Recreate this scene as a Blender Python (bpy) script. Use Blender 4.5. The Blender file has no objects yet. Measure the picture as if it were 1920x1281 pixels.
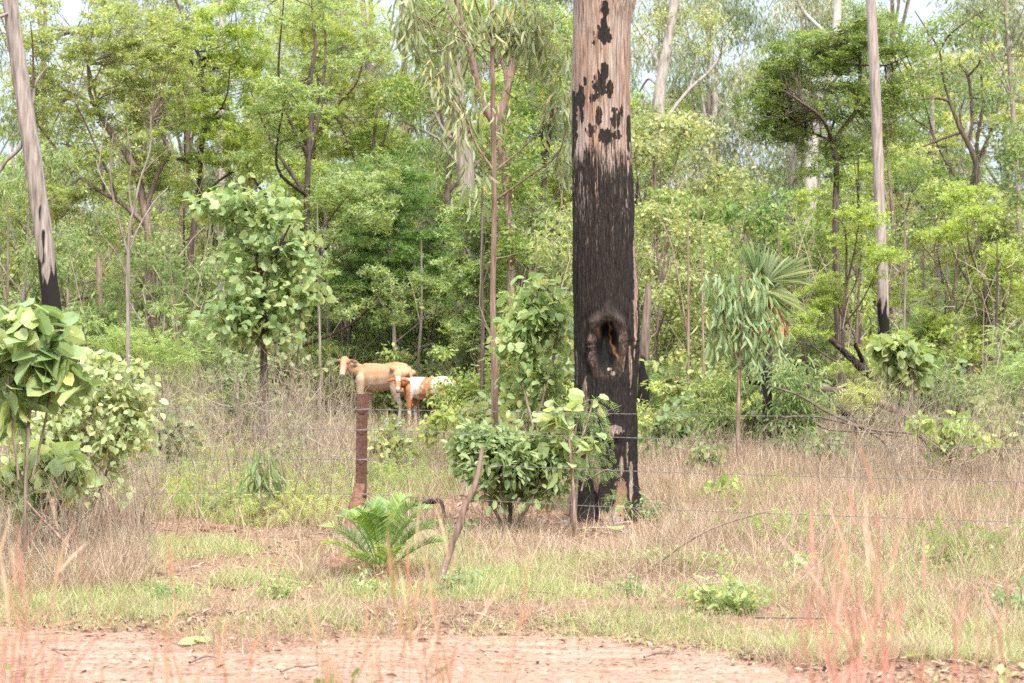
import bpy, math, random
import numpy as np
from mathutils import Vector
R = math.radians
sc = bpy.context.scene
COL = sc.collection

# ------------------------------------------------------------------ camera, sky, sun, exposure
F = 3400.0                      # focal length in photo pixels (photo 1920 wide)
CAMZ = 1.86
HY = 640.0
cam = bpy.data.cameras.new('camera'); camo = bpy.data.objects.new('camera', cam); COL.objects.link(camo)
cam.sensor_width = 36; cam.lens = F/1920*36
camo.location = (0, 0, CAMZ); camo.rotation_euler = (R(90), 0, 0)
cam.clip_end = 3000; cam.clip_start = 0.1
cam.dof.use_dof = True; cam.dof.focus_distance = 18.2; cam.dof.aperture_fstop = 3.4
sc.camera = camo

SUN_EL, SUN_AZ = 52, 163        # azimuth measured like sun_rotation
w = bpy.data.worlds.new('World'); sc.world = w; w.use_nodes = True
nt = w.node_tree; nt.nodes.clear()
out = nt.nodes.new('ShaderNodeOutputWorld'); bg = nt.nodes.new('ShaderNodeBackground')
sky = nt.nodes.new('ShaderNodeTexSky'); sky.sky_type = 'NISHITA'; sky.sun_disc = False
sky.sun_elevation = R(SUN_EL); sky.sun_rotation = R(SUN_AZ)
sky.air_density = 1.0; sky.dust_density = 4.0; sky.ozone_density = 1.0
# thin bright overcast: blend the blue of the sky towards white cloud
hs = nt.nodes.new('ShaderNodeMix'); hs.data_type = 'RGBA'; hs.inputs[0].default_value = 0.82
tcw = nt.nodes.new('ShaderNodeTexCoord'); spw = nt.nodes.new('ShaderNodeSeparateXYZ'); rmp = nt.nodes.new('ShaderNodeMapRange')
rmp.inputs[1].default_value = 0.12; rmp.inputs[2].default_value = 0.85; rmp.interpolation_type = 'SMOOTHSTEP'
cl = nt.nodes.new('ShaderNodeMix'); cl.data_type = 'RGBA'     # overcast sky: paler and brighter towards the zenith
cl.inputs[6].default_value = (3.0, 3.35, 3.75, 1); cl.inputs[7].default_value = (14.5, 15.0, 15.6, 1)
nt.links.new(tcw.outputs['Generated'], spw.inputs[0]); nt.links.new(spw.outputs[2], rmp.inputs[0])
nt.links.new(rmp.outputs[0], cl.inputs[0]); nt.links.new(cl.outputs[2], hs.inputs[7])
nt.links.new(sky.outputs[0], hs.inputs[6]); nt.links.new(hs.outputs[2], bg.inputs[0])
bg.inputs[1].default_value = 0.15
nt.links.new(bg.outputs[0], out.inputs[0])
sun = bpy.data.lights.new('sun', 'SUN'); suno = bpy.data.objects.new('sun', sun); COL.objects.link(suno)
sun.energy = 3.6; sun.angle = R(10); sun.color = (1.0, 0.95, 0.88)
_a = R(SUN_AZ); _e = R(SUN_EL)
sdir = Vector((math.sin(_a)*math.cos(_e), math.cos(_a)*math.cos(_e), math.sin(_e)))
suno.rotation_euler = sdir.to_track_quat('Z', 'Y').to_euler()
sc.view_settings.view_transform = 'Standard'; sc.view_settings.look = 'None'
sc.view_settings.gamma = 1; sc.view_settings.exposure = 1.15
cy = sc.cycles
cy.max_bounces = 10; cy.diffuse_bounces = 7; cy.transmission_bounces = 6; cy.transparent_max_bounces = 4
cy.glossy_bounces = 2; cy.use_adaptive_sampling = True; cy.adaptive_threshold = 0.02
cy.use_denoising = False; cy.sample_clamp_indirect = 6

# ------------------------------------------------------------------ numpy geometry helpers
def A(*v): return np.array(v, float)
def unit(v): return v/(np.linalg.norm(v, axis=-1, keepdims=True)+1e-9)

def P3(x, y, d):
    """photo pixel at distance d -> world"""
    return A((x-960)*d/F, d, CAMZ-(y-HY)*d/F)

_perm = np.random.RandomState(7).permutation(4096).astype(np.int64)
_val = np.random.RandomState(8).rand(4096)
def _h(i, j, k): return _val[_perm[(_perm[(_perm[i & 4095]+j) & 4095]+k) & 4095]]
def noise(x, y=0., z=0.):
    x, y, z = np.broadcast_arrays(np.asarray(x, float), np.asarray(y, float), np.asarray(z, float))
    i, j, k = np.floor(x).astype(np.int64), np.floor(y).astype(np.int64), np.floor(z).astype(np.int64)
    a, b, c = x-i, y-j, z-k
    a, b, c = a*a*(3-2*a), b*b*(3-2*b), c*c*(3-2*c)
    l = lambda p, q, t: p+(q-p)*t
    return l(l(l(_h(i,j,k), _h(i+1,j,k), a), l(_h(i,j+1,k), _h(i+1,j+1,k), a), b),
             l(l(_h(i,j,k+1), _h(i+1,j,k+1), a), l(_h(i,j+1,k+1), _h(i+1,j+1,k+1), a), b), c)

def sstep(a, b, x):
    t = np.clip((x-a)/(b-a), 0, 1); return t*t*(3-2*t)

def edge(x):
    """how much nearer than 11.9 m the far edge of the track lies"""
    x = np.asarray(x, float)
    return .62+.45*sstep(.2, 1.1, x)+1.35*sstep(1.0, 2.2, x)-.25*sstep(-.5, -3, x)

def gz(x, y):
    """ground height"""
    x = np.asarray(x, float); y = np.asarray(y, float)
    far = sstep(11.2, 12.6, y+edge(x)+1.2*(noise(x*1.1, 3.3)-.5)+0.5*(noise(x*5, 9.1)-.5))
    z = 0.05*far + far*0.09*(noise(x*.9+50, y*.9+50)-.5) + far*0.04*(noise(x*4+50, y*4)-.5)
    z = z + 0.20*np.exp(-((x+0.45)/.6)**2-((y-18.9)/.5)**2)       # bank of red soil beside the big trunk
    z = z - 0.05*np.exp(-((x-.95)/.7)**2-((y-18.4)/.8)**2)
    z = z + 0.22*np.exp(-((x+3.9)/.28)**2-((y-17.6)/.3)**2)
    z = z + 0.05*(1-sstep(6.3, 7.4, y+.6*(noise(x*1.3, 77)-.5)))
    return z

class G:
    def __init__(s): s.v = []; s.f = {}; s.n = 0; s.attr = []
    def add(s, V, Fc):
        V = np.asarray(V, float).reshape(-1, 3); Fc = np.asarray(Fc, np.int64)
        s.f.setdefault(Fc.shape[1], []).append(Fc+s.n); s.v.append(V); s.n += len(V)
    def grid(s, rings):
        """rings (m,k,3) closed around k"""
        m, k, _ = rings.shape
        i = np.arange(m-1)[:, None]*k; j = np.arange(k)[None, :]; j2 = (j+1) % k
        s.add(rings, np.stack([i+j, i+j2, i+k+j2, i+k+j], -1).reshape(-1, 4))
    def tube(s, pts, rad, n=6, rough=0., seed=0):
        pts = np.asarray(pts, float); m = len(pts); rad = np.broadcast_to(np.asarray(rad, float), (m,))
        T = unit(np.gradient(pts, axis=0))
        ref = A(0, 1, 0) if abs(T[0][1]) < .9 else A(1, 0, 0)
        U = unit(np.cross(T, ref)); V = np.cross(T, U)
        a = np.arange(n)/n*2*math.pi
        rr = rad[:, None]*np.ones((m, n))
        if rough: rr = rr*(1+rough*(noise(np.cos(a)[None]*2+seed, np.sin(a)[None]*2+9, np.linspace(0, m*.7, m)[:, None]+seed)-.5))
        rings = pts[:, None]+rr[..., None]*(np.cos(a)[None, :, None]*U[:, None]+np.sin(a)[None, :, None]*V[:, None])
        s.grid(rings)
        s.add(rings[-1], [list(range(n))]) if n > 2 else None
    def twigs(s, P0, P1, r, sag=0.1, rng=np.random):
        """many thin 3-sided bent twigs at once"""
        N = len(P0)
        if not N: return
        L = np.linalg.norm(P1-P0, axis=1)[:, None]
        M1 = P0+(P1-P0)*.35+rng.normal(0, .07, (N, 3))*L+A(0, 0, -1)*sag*L*.5
        M2 = P0+(P1-P0)*.7+rng.normal(0, .07, (N, 3))*L-A(0, 0, 1)*sag*L*.4
        T = unit(P1-P0); U = unit(np.cross(T, A(.3, .8, .5))); V = np.cross(T, U)
        r = np.broadcast_to(np.asarray(r, float), (N,))[:, None, None]
        a = A(0, 2.094, 4.189)
        o = (np.cos(a)[None, :, None]*U[:, None]+np.sin(a)[None, :, None]*V[:, None])
        rings = np.stack([P0[:, None]+o*r, M1[:, None]+o*r*.75, M2[:, None]+o*r*.5, P1[:, None]+o*r*.25], 1)
        j = np.arange(3); q = []
        for i in range(3): q.append(np.stack([i*3+j, i*3+(j+1) % 3, (i+1)*3+(j+1) % 3, (i+1)*3+j], -1))
        q = np.concatenate(q)
        s.add(rings.reshape(-1, 3), (q[None]+np.arange(N)[:, None, None]*12).reshape(-1, 4))
    def mesh(s, name, smooth=False):
        me = bpy.data.meshes.new(name)
        V = np.concatenate(s.v).astype(np.float32)
        loops = []; tot = []
        for k, L in s.f.items():
            f = np.concatenate(L); loops.append(f.ravel()); tot.append(np.full(len(f), k))
        loops = np.concatenate(loops).astype(np.int32); tot = np.concatenate(tot).astype(np.int32)
        me.vertices.add(len(V)); me.vertices.foreach_set('co', V.ravel())
        me.loops.add(len(loops)); me.loops.foreach_set('vertex_index', loops)
        me.polygons.add(len(tot)); st = np.zeros(len(tot), np.int32); st[1:] = np.cumsum(tot)[:-1]
        me.polygons.foreach_set('loop_start', st)
        me.update(calc_edges=True)
        if smooth: me.polygons.foreach_set('use_smooth', np.ones(len(tot), bool))
        else: me.polygons.foreach_set('use_smooth', np.zeros(len(tot), bool))
        return me

def link(name, me, mat=None, parent=None):
    o = bpy.data.objects.new(name, me); COL.objects.link(o)
    if parent is not None: o.parent = parent
    if mat is not None and me is not None and not me.materials: me.materials.append(mat)
    return o
def tag(o, label=None, cat=None, group=None, kind=None):
    if label: o['label'] = label
    if cat: o['category'] = cat
    if group: o['group'] = group
    if kind: o['kind'] = kind
    return o
def empty(name, loc, label, cat, group=None, rz=0):
    o = bpy.data.objects.new(name, None); COL.objects.link(o); o.location = loc; o.rotation_euler = (0, 0, rz)
    o.empty_display_size = .2
    return tag(o, label, cat, group)

# leaf templates: verts (u along, v across, w up), quads
T_DIA = (A([0,0,0],[.45,.5,.08],[1,0,-.05],[.45,-.5,.08]), np.array([[0,1,2,3]]))
def _oval(bend):
    f = lambda u: -bend*u*u
    return (A([0,0,0],[.28,.36,f(.28)+.05],[.68,.42,f(.68)+.05],[1,0,f(1)],[.68,-.42,f(.68)+.05],[.28,-.36,f(.28)+.05]),
            np.array([[0,1,2,3],[0,3,4,5]]))
T_OVAL = _oval(.12); T_DROOP = _oval(.35)
T_ROUND = (A([0,0,0],[.5,0,-.04],[1,0,-.16],[-.08,.3,.03],[.32,.52,.06],[.78,.36,-.02],[-.08,-.3,.03],[.32,-.52,.06],[.78,-.36,-.02]),
           np.array([[0,3,4,1],[1,4,5,2],[0,1,7,6],[1,2,8,7]]))
def _pinn(n, lw):
    v = [[0,.012,0],[0,-.012,0],[1,0,-.12]]; v.append([.5,0,0]); q = [[0,3,2,1]]
    for i in range(n):
        u = .15+.8*i/(n-1); L = .34*math.sin(math.pi*(.18+.72*i/(n-1)))+.06; z = -.12*u*u
        for sg in (1, -1):
            b = len(v)
            v += [[u,0,z],[u+.10+lw*.3,sg*L*.5,z+.03],[u+.13,sg*L,z-.02],[u+.10-lw,sg*L*.5,z+.03]]
            q.append([b,b+1,b+2,b+3])
    return (np.array(v, float), np.array(q))
T_PINN = _pinn(6, .07)
T_BLADE = (A([0,-.3,0],[0,.3,0],[.5,.5,.02],[.5,-.5,.02],[1,.1,-.08],[1,-.1,-.08]), np.array([[0,1,2,3],[3,2,4,5]]))
def _star(n):   # a sprig: n leaves round a point
    v = []; q = []
    for i in range(n):
        a = i/n*2*math.pi+.3; c, s_ = math.cos(a), math.sin(a); b = len(v); t = .25*math.sin(i*2.3)
        for u, ww in ((.05,0),(.5,.17),(1,0),(.5,-.17)): v.append([u*c-ww*s_, u*s_+ww*c, t*u-.1*u*u])
        q.append([b,b+1,b+2,b+3])
    return (np.array(v, float), np.array(q))
T_STAR = _star(5)

def leaves(g, T, P, D, Nn, L, W):
    N = len(P)
    if not N: return
    D = unit(D); S = unit(np.cross(Nn, D)); Nn = np.cross(D, S)
    L = np.broadcast_to(L, (N,))[:, None, None]; W = np.broadcast_to(W, (N,))[:, None, None]
    tv, tf = T
    V = P[:, None]+L*tv[None, :, 0:1]*D[:, None]+W*tv[None, :, 1:2]*S[:, None]+L*tv[None, :, 2:3]*Nn[:, None]
    g.add(V.reshape(-1, 3), (tf[None]+(np.arange(N)*len(tv))[:, None, None]).reshape(-1, tf.shape[1]))

SPEC = {  # template, length, width, droop, upness of the blade, clump radius, flatness, leaves per clump
    'fine':   (T_DIA, .095, .050, .25, .9, .42, .50, 64),
    'sprig':  (T_STAR, .11, .11, .0, 1.2, .42, .45, 30),
    'gum':    (T_DROOP, .17, .030, 1.6, .2, .45, 1.0, 46),
    'broad':  (T_OVAL, .13, .085, .35, .9, .40, .65, 42),
    'dark':   (T_PINN, .22, .24, .25, 1.3, .42, .38, 22),
    'willow': (T_DROOP, .15, .042, .5, 1.0, .34, .75, 36),
    'round':  (T_ROUND, .13, .12, .5, .8, .36, .75, 22),
}
def clump(g, rng, C, spec, scale=1., count=1., rad=1.):
    T, L, W, dr, up, cr, fl, n = spec; n = max(3, int(n*count)); N = len(C)
    o = unit(rng.normal(size=(N, n, 3)))*(rng.random((N, n, 1))**.5)
    cs = cr*rad*rng.uniform(.65, 1.25, (N, 1, 1))
    P = (C[:, None]+o*cs*A(1, 1, fl)).reshape(-1, 3)
    D = (o*A(1, 1, .5)+rng.normal(0, .45, (N, n, 3))).reshape(-1, 3)-A(0, 0, dr)
    Nn = rng.normal(0, .55, (N*n, 3))+A(0, 0, up)
    k = rng.uniform(.65, 1.25, N*n)*scale
    leaves(g, T, P, D, Nn, L*k, W*k)

# ------------------------------------------------------------------ materials
def newmat(name):
    m = bpy.data.materials.new(name); m.use_nodes = True; t = m.node_tree; t.nodes.clear()
    return m, t, (lambda ty, **k: _node(t, ty, k))
def _node(t, ty, k):
    n = t.nodes.new(ty)
    for a, b in k.items(): setattr(n, a, b)
    return n
def ramp(t, fac, stops, interp='LINEAR'):
    n = t.nodes.new('ShaderNodeValToRGB'); n.color_ramp.interpolation = interp; e = n.color_ramp.elements
    e[0].position = stops[0][0]; e[0].color = (*stops[0][1], 1)
    e[1].position = stops[-1][0]; e[1].color = (*stops[-1][1], 1)
    for p, c in stops[1:-1]:
        x = e.new(p); x.color = (*c, 1)
    t.links.new(fac, n.inputs[0]); return n.outputs[0]
def leafmat(name, c1, c2, c3, trans=.45, rough=.5, yellow=None, k=1., kb=1.45):
    """two sided leaf: colour varies leaf by leaf and plant by plant"""
    m, t, N = newmat(name)
    geo = N('ShaderNodeNewGeometry'); oi = N('ShaderNodeObjectInfo')
    c1, c2, c3 = [(min(.5, a[0]*1.50*k), min(.5, a[1]*1.24*k), a[2]*kb*k) for a in (c1, c2, c3)]
    st = [(0, c1), (.5, c2), (.93, c3)]
    st.append((1, yellow if yellow else c3))
    c = ramp(t, geo.outputs['Random Per Island'], st)
    hsv = N('ShaderNodeHueSaturation')
    mr = N('ShaderNodeMapRange'); mr.inputs[3].default_value = .468; mr.inputs[4].default_value = .528
    t.links.new(oi.outputs['Random'], mr.inputs[0]); t.links.new(mr.outputs[0], hsv.inputs['Hue'])
    mv = N('ShaderNodeMapRange'); mv.inputs[3].default_value = 1.22; mv.inputs[4].default_value = .76
    t.links.new(oi.outputs['Random'], mv.inputs[0]); t.links.new(mv.outputs[0], hsv.inputs['Value'])
    sm_ = N('ShaderNodeMath', operation='PINGPONG'); sm_.inputs[1].default_value = .31; t.links.new(oi.outputs['Random'], sm_.inputs[0])
    ss = N('ShaderNodeMath', operation='MULTIPLY_ADD'); ss.inputs[1].default_value = .8; ss.inputs[2].default_value = .80; t.links.new(sm_.outputs[0], ss.inputs[0]); t.links.new(ss.outputs[0], hsv.inputs['Saturation'])
    t.links.new(c, hsv.inputs['Color'])
    p = N('ShaderNodeBsdfPrincipled'); p.inputs['Roughness'].default_value = rough
    p.inputs['Specular IOR Level'].default_value = .35
    t.links.new(hsv.outputs[0], p.inputs['Base Color'])
    tr = N('ShaderNodeBsdfTranslucent'); g = N('ShaderNodeMix'); g.data_type = 'RGBA'; g.blend_type = 'MULTIPLY'
    g.inputs[0].default_value = 1; g.inputs[7].default_value = (1.5, 1.4, .95, 1)
    t.links.new(hsv.outputs[0], g.inputs[6]); t.links.new(g.outputs[2], tr.inputs[0])
    mx = N('ShaderNodeMixShader'); mx.inputs[0].default_value = trans
    t.links.new(p.outputs[0], mx.inputs[1]); t.links.new(tr.outputs[0], mx.inputs[2])
    o = N('ShaderNodeOutputMaterial'); t.links.new(mx.outputs[0], o.inputs[0]); return m
def barkmat(name, ca, cb, cc, sx=30, sz=3, bump=.5, char=None):
    m, t, N = newmat(name)
    tc = N('ShaderNodeTexCoord'); mp = N('ShaderNodeMapping'); mp.inputs['Scale'].default_value = (sx, sx, sz)
    t.links.new(tc.outputs['Object'], mp.inputs[0])
    n1 = N('ShaderNodeTexNoise'); n1.inputs['Scale'].default_value = 1; n1.inputs['Detail'].default_value = 5
    t.links.new(mp.outputs[0], n1.inputs['Vector'])
    c = ramp(t, n1.outputs[0], [(.3, ca), (.5, cb), (.7, cc)])
    if char is not None:   # fire-blackened foot: black below this local height, ragged edge
        sp = N('ShaderNodeSeparateXYZ'); t.links.new(tc.outputs['Object'], sp.inputs[0])
        n2 = N('ShaderNodeTexNoise'); n2.inputs['Scale'].default_value = 1
        mp2 = N('ShaderNodeMapping'); mp2.inputs['Scale'].default_value = (9, 9, 2); t.links.new(tc.outputs['Object'], mp2.inputs[0])
        t.links.new(mp2.outputs[0], n2.inputs['Vector'])
        ma = N('ShaderNodeMath', operation='MULTIPLY_ADD'); ma.inputs[1].default_value = 3.0; t.links.new(n2.outputs[0], ma.inputs[0])
        t.links.new(sp.outputs[2], ma.inputs[2])
        f = N('ShaderNodeMapRange'); f.inputs[1].default_value = char+1.5-.1; f.inputs[2].default_value = char+1.5+.1
        f.inputs[3].default_value = 1; f.inputs[4].default_value = 0; t.links.new(ma.outputs[0], f.inputs[0])
        x = N('ShaderNodeMix'); x.data_type = 'RGBA'; x.inputs[7].default_value = (.012, .010, .009, 1)
        t.links.new(f.outputs[0], x.inputs[0]); t.links.new(c, x.inputs[6]); c = x.outputs[2]
    p = N('ShaderNodeBsdfPrincipled'); p.inputs['Roughness'].default_value = .9; p.inputs['Specular IOR Level'].default_value = .2
    t.links.new(c, p.inputs['Base Color'])
    b = N('ShaderNodeBump'); b.inputs['Strength'].default_value = bump; b.inputs['Distance'].default_value = .02
    t.links.new(n1.outputs[0], b.inputs['Height']); t.links.new(b.outputs[0], p.inputs['Normal'])
    o = N('ShaderNodeOutputMaterial'); t.links.new(p.outputs[0], o.inputs[0]); return m
def plain(name, c1, c2, rough=.8, scale=8, metal=0, island=False, trans=0):
    m, t, N = newmat(name)
    if island:
        geo = N('ShaderNodeNewGeometry'); c = ramp(t, geo.outputs['Random Per Island'], [(0, c1), (1, c2)])
    else:
        tc = N('ShaderNodeTexCoord'); n1 = N('ShaderNodeTexNoise'); n1.inputs['Scale'].default_value = scale; n1.inputs['Detail'].default_value = 6
        t.links.new(tc.outputs['Object'], n1.inputs['Vector']); c = ramp(t, n1.outputs[0], [(.3, c1), (.7, c2)])
    p = N('ShaderNodeBsdfPrincipled'); p.inputs['Roughness'].default_value = rough; p.inputs['Metallic'].default_value = metal
    p.inputs['Specular IOR Level'].default_value = .3
    t.links.new(c, p.inputs['Base Color']); s = p.outputs[0]
    if trans:
        tr = N('ShaderNodeBsdfTranslucent'); t.links.new(c, tr.inputs[0]); mx = N('ShaderNodeMixShader'); mx.inputs[0].default_value = trans
        t.links.new(s, mx.inputs[1]); t.links.new(tr.outputs[0], mx.inputs[2]); s = mx.outputs[0]
    o = N('ShaderNodeOutputMaterial'); t.links.new(s, o.inputs[0]); return m

M = {}
M['fine'] = leafmat('leaf_mid_green', (.060,.125,.028), (.105,.195,.040), (.19,.30,.060), yellow=(.36,.34,.09))
M['sprig'] = leafmat('leaf_fresh_green', (.085,.170,.035), (.15,.265,.050), (.26,.38,.075), yellow=(.40,.40,.10))
M['darkish'] = leafmat('leaf_deep_green', (.042,.090,.026), (.070,.135,.036), (.13,.20,.05), k=1.15, yellow=(.30,.30,.06))
M['gum'] = leafmat('leaf_olive_gum', (.095,.145,.065), (.145,.21,.095), (.21,.28,.13), trans=.35, yellow=(.40,.36,.13))
M['broad'] = leafmat('leaf_broad_green', (.085,.160,.045), (.14,.23,.065), (.22,.32,.095), yellow=(.38,.38,.12), k=.9)
M['dark'] = leafmat('leaf_dark_green', (.038,.085,.024), (.060,.125,.032), (.12,.19,.045), trans=.42, yellow=(.30,.30,.06), k=1.4)
M['willow'] = leafmat('leaf_light_green', (.10,.19,.050), (.16,.275,.075), (.25,.37,.11), yellow=(.36,.38,.14), k=.85)
M['round'] = leafmat('leaf_round_pale', (.13,.22,.075), (.20,.30,.10), (.31,.40,.15), trans=.4, yellow=(.40,.40,.14), k=.72)
M['bigleaf'] = leafmat('leaf_big_waxy', (.12,.24,.085), (.18,.31,.11), (.27,.40,.15), trans=.4, rough=.42, yellow=(.42,.42,.12), k=.78)
M['pale_round'] = leafmat('leaf_pale_round', (.10,.20,.06), (.155,.27,.085), (.23,.34,.13), trans=.45, k=.95, yellow=(.42,.42,.16))
M['fresh'] = leafmat('leaf_spring_green', (.10,.20,.05), (.16,.28,.075), (.24,.36,.11), k=1.0, trans=.48, yellow=(.40,.42,.15))
M['palegreen'] = leafmat('leaf_stiff_grey_green', (.13,.235,.10), (.17,.28,.13), (.22,.33,.16), k=.9, trans=.3, rough=.4)
M['yellow'] = leafmat('leaf_yellow_green', (.11,.21,.045), (.17,.28,.06), (.23,.34,.08), yellow=(.40,.34,.10))
M['cycad'] = leafmat('cycad_leaflet', (.075,.165,.028), (.12,.235,.04), (.19,.32,.09), trans=.35, rough=.4)
M['grass'] = leafmat('grass_green', (.115,.18,.085), (.17,.25,.13), (.25,.32,.19), kb=1.1, trans=.4, yellow=(.45,.38,.25))
M['dry'] = leafmat('grass_dry', (.095,.080,.060), (.180,.172,.130), (.29,.29,.225), kb=1.18, trans=.3, rough=.7)
M['dryred'] = leafmat('grass_dry_orange', (.215,.125,.075), (.26,.175,.11), (.29,.24,.165), kb=1.18, trans=.3, rough=.7)
M['twig'] = plain('dry_twig', (.12,.085,.06), (.36,.29,.215), island=True)
M['litter'] = plain('fallen_leaf', (.13,.075,.05), (.38,.27,.20), island=True, rough=.7)
M['grey'] = barkmat('bark_grey', (.11,.088,.074), (.20,.165,.142), (.29,.25,.22))
M['brown'] = barkmat('bark_brown', (.075,.055,.042), (.15,.11,.085), (.24,.19,.15))
M['darkbark'] = barkmat('bark_dark', (.035,.027,.022), (.075,.055,.045), (.14,.11,.09))
M['pale'] = barkmat('bark_pale', (.18,.15,.13), (.29,.25,.22), (.38,.345,.31), sx=14, sz=4)
M['white'] = barkmat('bark_white', (.26,.225,.20), (.36,.325,.295), (.45,.42,.39), sx=8, sz=3)
M['redbark'] = barkmat('bark_reddish', (.10,.060,.045), (.19,.125,.098), (.28,.205,.17))
M['charfoot'] = barkmat('bark_burnt_foot', (.10,.08,.068), (.21,.175,.155), (.30,.26,.235), sx=24, sz=2.5, char=3.0)
M['charfoot2'] = barkmat('bark_burnt_foot_tall', (.15,.118,.10), (.25,.205,.185), (.33,.285,.26), sx=24, sz=2.5, char=2.5)
M['deadwood'] = barkmat('weathered_wood', (.04,.03,.024), (.09,.068,.056), (.16,.125,.105), sx=7, sz=7)
M['charwood'] = barkmat('charred_wood', (.008,.007,.006), (.022,.018,.016), (.07,.05,.04), sx=10, sz=10)

# ------------------------------------------------------------------ setting: ground, track, sky is the world
def build_ground():
    # fine near the camera, coarse to the horizon
    ys = np.concatenate([np.linspace(-60, 5, 20), np.linspace(5.3, 24, 260), np.geomspace(24.3, 1500, 90)])
    xs = np.concatenate([-np.geomspace(1500, 9.2, 60), np.linspace(-9, 9, 260), np.geomspace(9.2, 1500, 60)])
    X, Y = np.meshgrid(xs, ys); Z = gz(X, Y)
    road = (Y > 6.2) & (Y < 12.6)
    V = np.stack([X, Y, Z], -1).reshape(-1, 3); m, k = X.shape
    i = np.arange(m-1)[:, None]*k; j = np.arange(k-1)[None]
    g = G(); g.add(V, np.stack([i+j, i+j+1, i+k+j+1, i+k+j], -1).reshape(-1, 4))
    m_, t, N = newmat('red_soil')
    tc = N('ShaderNodeTexCoord')
    n1 = N('ShaderNodeTexNoise'); n1.inputs['Scale'].default_value = 1.6; n1.inputs['Detail'].default_value = 8; n1.inputs['Roughness'].default_value = .7
    n2 = N('ShaderNodeTexNoise'); n2.inputs['Scale'].default_value = 45; n2.inputs['Detail'].default_value = 4
    for n in (n1, n2): t.links.new(tc.outputs['Object'], n.inputs['Vector'])
    c = ramp(t, n1.outputs[0], [(.3, (.20,.11,.072)), (.5, (.235,.145,.10)), (.7, (.21,.145,.10))])
    c2 = ramp(t, n2.outputs[0], [(.35, (.55,.55,.55)), (.6, (1.1,1.1,1.1))])
    mx = N('ShaderNodeMix'); mx.data_type = 'RGBA'; mx.blend_type = 'MULTIPLY'; mx.inputs[0].default_value = 1
    t.links.new(c, mx.inputs[6]); t.links.new(c2, mx.inputs[7])
    p = N('ShaderNodeBsdfPrincipled'); p.inputs['Roughness'].default_value = .95; p.inputs['Specular IOR Level'].default_value = .1
    t.links.new(mx.outputs[2], p.inputs['Base Color'])
    b = N('ShaderNodeBump'); b.inputs['Distance'].default_value = .03; t.links.new(n2.outputs[0], b.inputs['Height']); t.links.new(b.outputs[0], p.inputs['Normal'])
    o = N('ShaderNodeOutputMaterial'); t.links.new(p.outputs[0], o.inputs[0])
    tag(link('ground', g.mesh('ground', True), m_), kind='structure')
    # dirt track
    ys = np.linspace(5.6, 13.2, 190); xs = np.concatenate([-np.geomspace(400, 9.2, 40), np.linspace(-9, 9, 300), np.geomspace(9.2, 400, 40)])
    X, Y = np.meshgrid(xs, ys)
    Z = .018+.012*(noise(X*.5, Y*5)-.5)+.010*(noise(X*3, Y*14)-.5)+.006*(noise(X*14, Y*30)-.5)
    edge = np.minimum(Y-5.6, 13.2-Y); Z = Z-.04*(1-sstep(0, .5, edge))
    V = np.stack([X, Y, Z], -1).reshape(-1, 3); m, k = X.shape
    i = np.arange(m-1)[:, None]*k; j = np.arange(k-1)[None]
    g = G(); g.add(V, np.stack([i+j, i+j+1, i+k+j+1, i+k+j], -1).reshape(-1, 4))
    m_, t, N = newmat('dirt_track')
    tc = N('ShaderNodeTexCoord'); mp = N('ShaderNodeMapping'); mp.inputs['Scale'].default_value = (1.2, 9, 1); t.links.new(tc.outputs['Object'], mp.inputs[0])
    n1 = N('ShaderNodeTexNoise'); n1.inputs['Scale'].default_value = 1; n1.inputs['Detail'].default_value = 8; n1.inputs['Roughness'].default_value = .65
    t.links.new(mp.outputs[0], n1.inputs['Vector'])
    n2 = N('ShaderNodeTexNoise'); n2.inputs['Scale'].default_value = 30; n2.inputs['Detail'].default_value = 6; t.links.new(tc.outputs['Object'], n2.inputs['Vector'])
    c = ramp(t, n1.outputs[0], [(.3, (.185,.108,.08)), (.5, (.26,.165,.125)), (.72, (.31,.215,.17))])
    c2 = ramp(t, n2.outputs[0], [(.30, (.42,.36,.34)), (.47, (.92,.90,.88)), (.7, (1.12,1.1,1.08))])
    mx = N('ShaderNodeMix'); mx.data_type = 'RGBA'; mx.blend_type = 'MULTIPLY'; mx.inputs[0].default_value = 1
    t.links.new(c, mx.inputs[6]); t.links.new(c2, mx.inputs[7])
    p = N('ShaderNodeBsdfPrincipled'); p.inputs['Roughness'].default_value = .95; p.inputs['Specular IOR Level'].default_value = .1
    t.links.new(mx.outputs[2], p.inputs['Base Color'])
    b = N('ShaderNodeBump'); b.inputs['Distance'].default_value = .02; t.links.new(n2.outputs[0], b.inputs['Height']); t.links.new(b.outputs[0], p.inputs['Normal'])
    o = N('ShaderNodeOutputMaterial'); t.links.new(p.outputs[0], o.inputs[0])
    tag(link('road', g.mesh('road', True), m_), kind='structure')
build_ground()

# ------------------------------------------------------------------ trees
def smooth_line(pts, k=4):
    """Catmull-Rom through control points (n,c)"""
    p = np.asarray(pts, float)
    if len(p) < 3: return np.linspace(p[0], p[-1], k+1)
    q = np.vstack([2*p[0]-p[1], p, 2*p[-1]-p[-2]]); o = []
    for i in range(1, len(q)-2):
        for t in np.arange(k)/k:
            o.append(.5*((2*q[i])+(-q[i-1]+q[i+1])*t+(2*q[i-1]-5*q[i]+4*q[i+1]-q[i+2])*t*t+(-q[i-1]+3*q[i]-3*q[i+1]+q[i+2])*t**3))
    o.append(p[-1]); return np.array(o)

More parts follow.
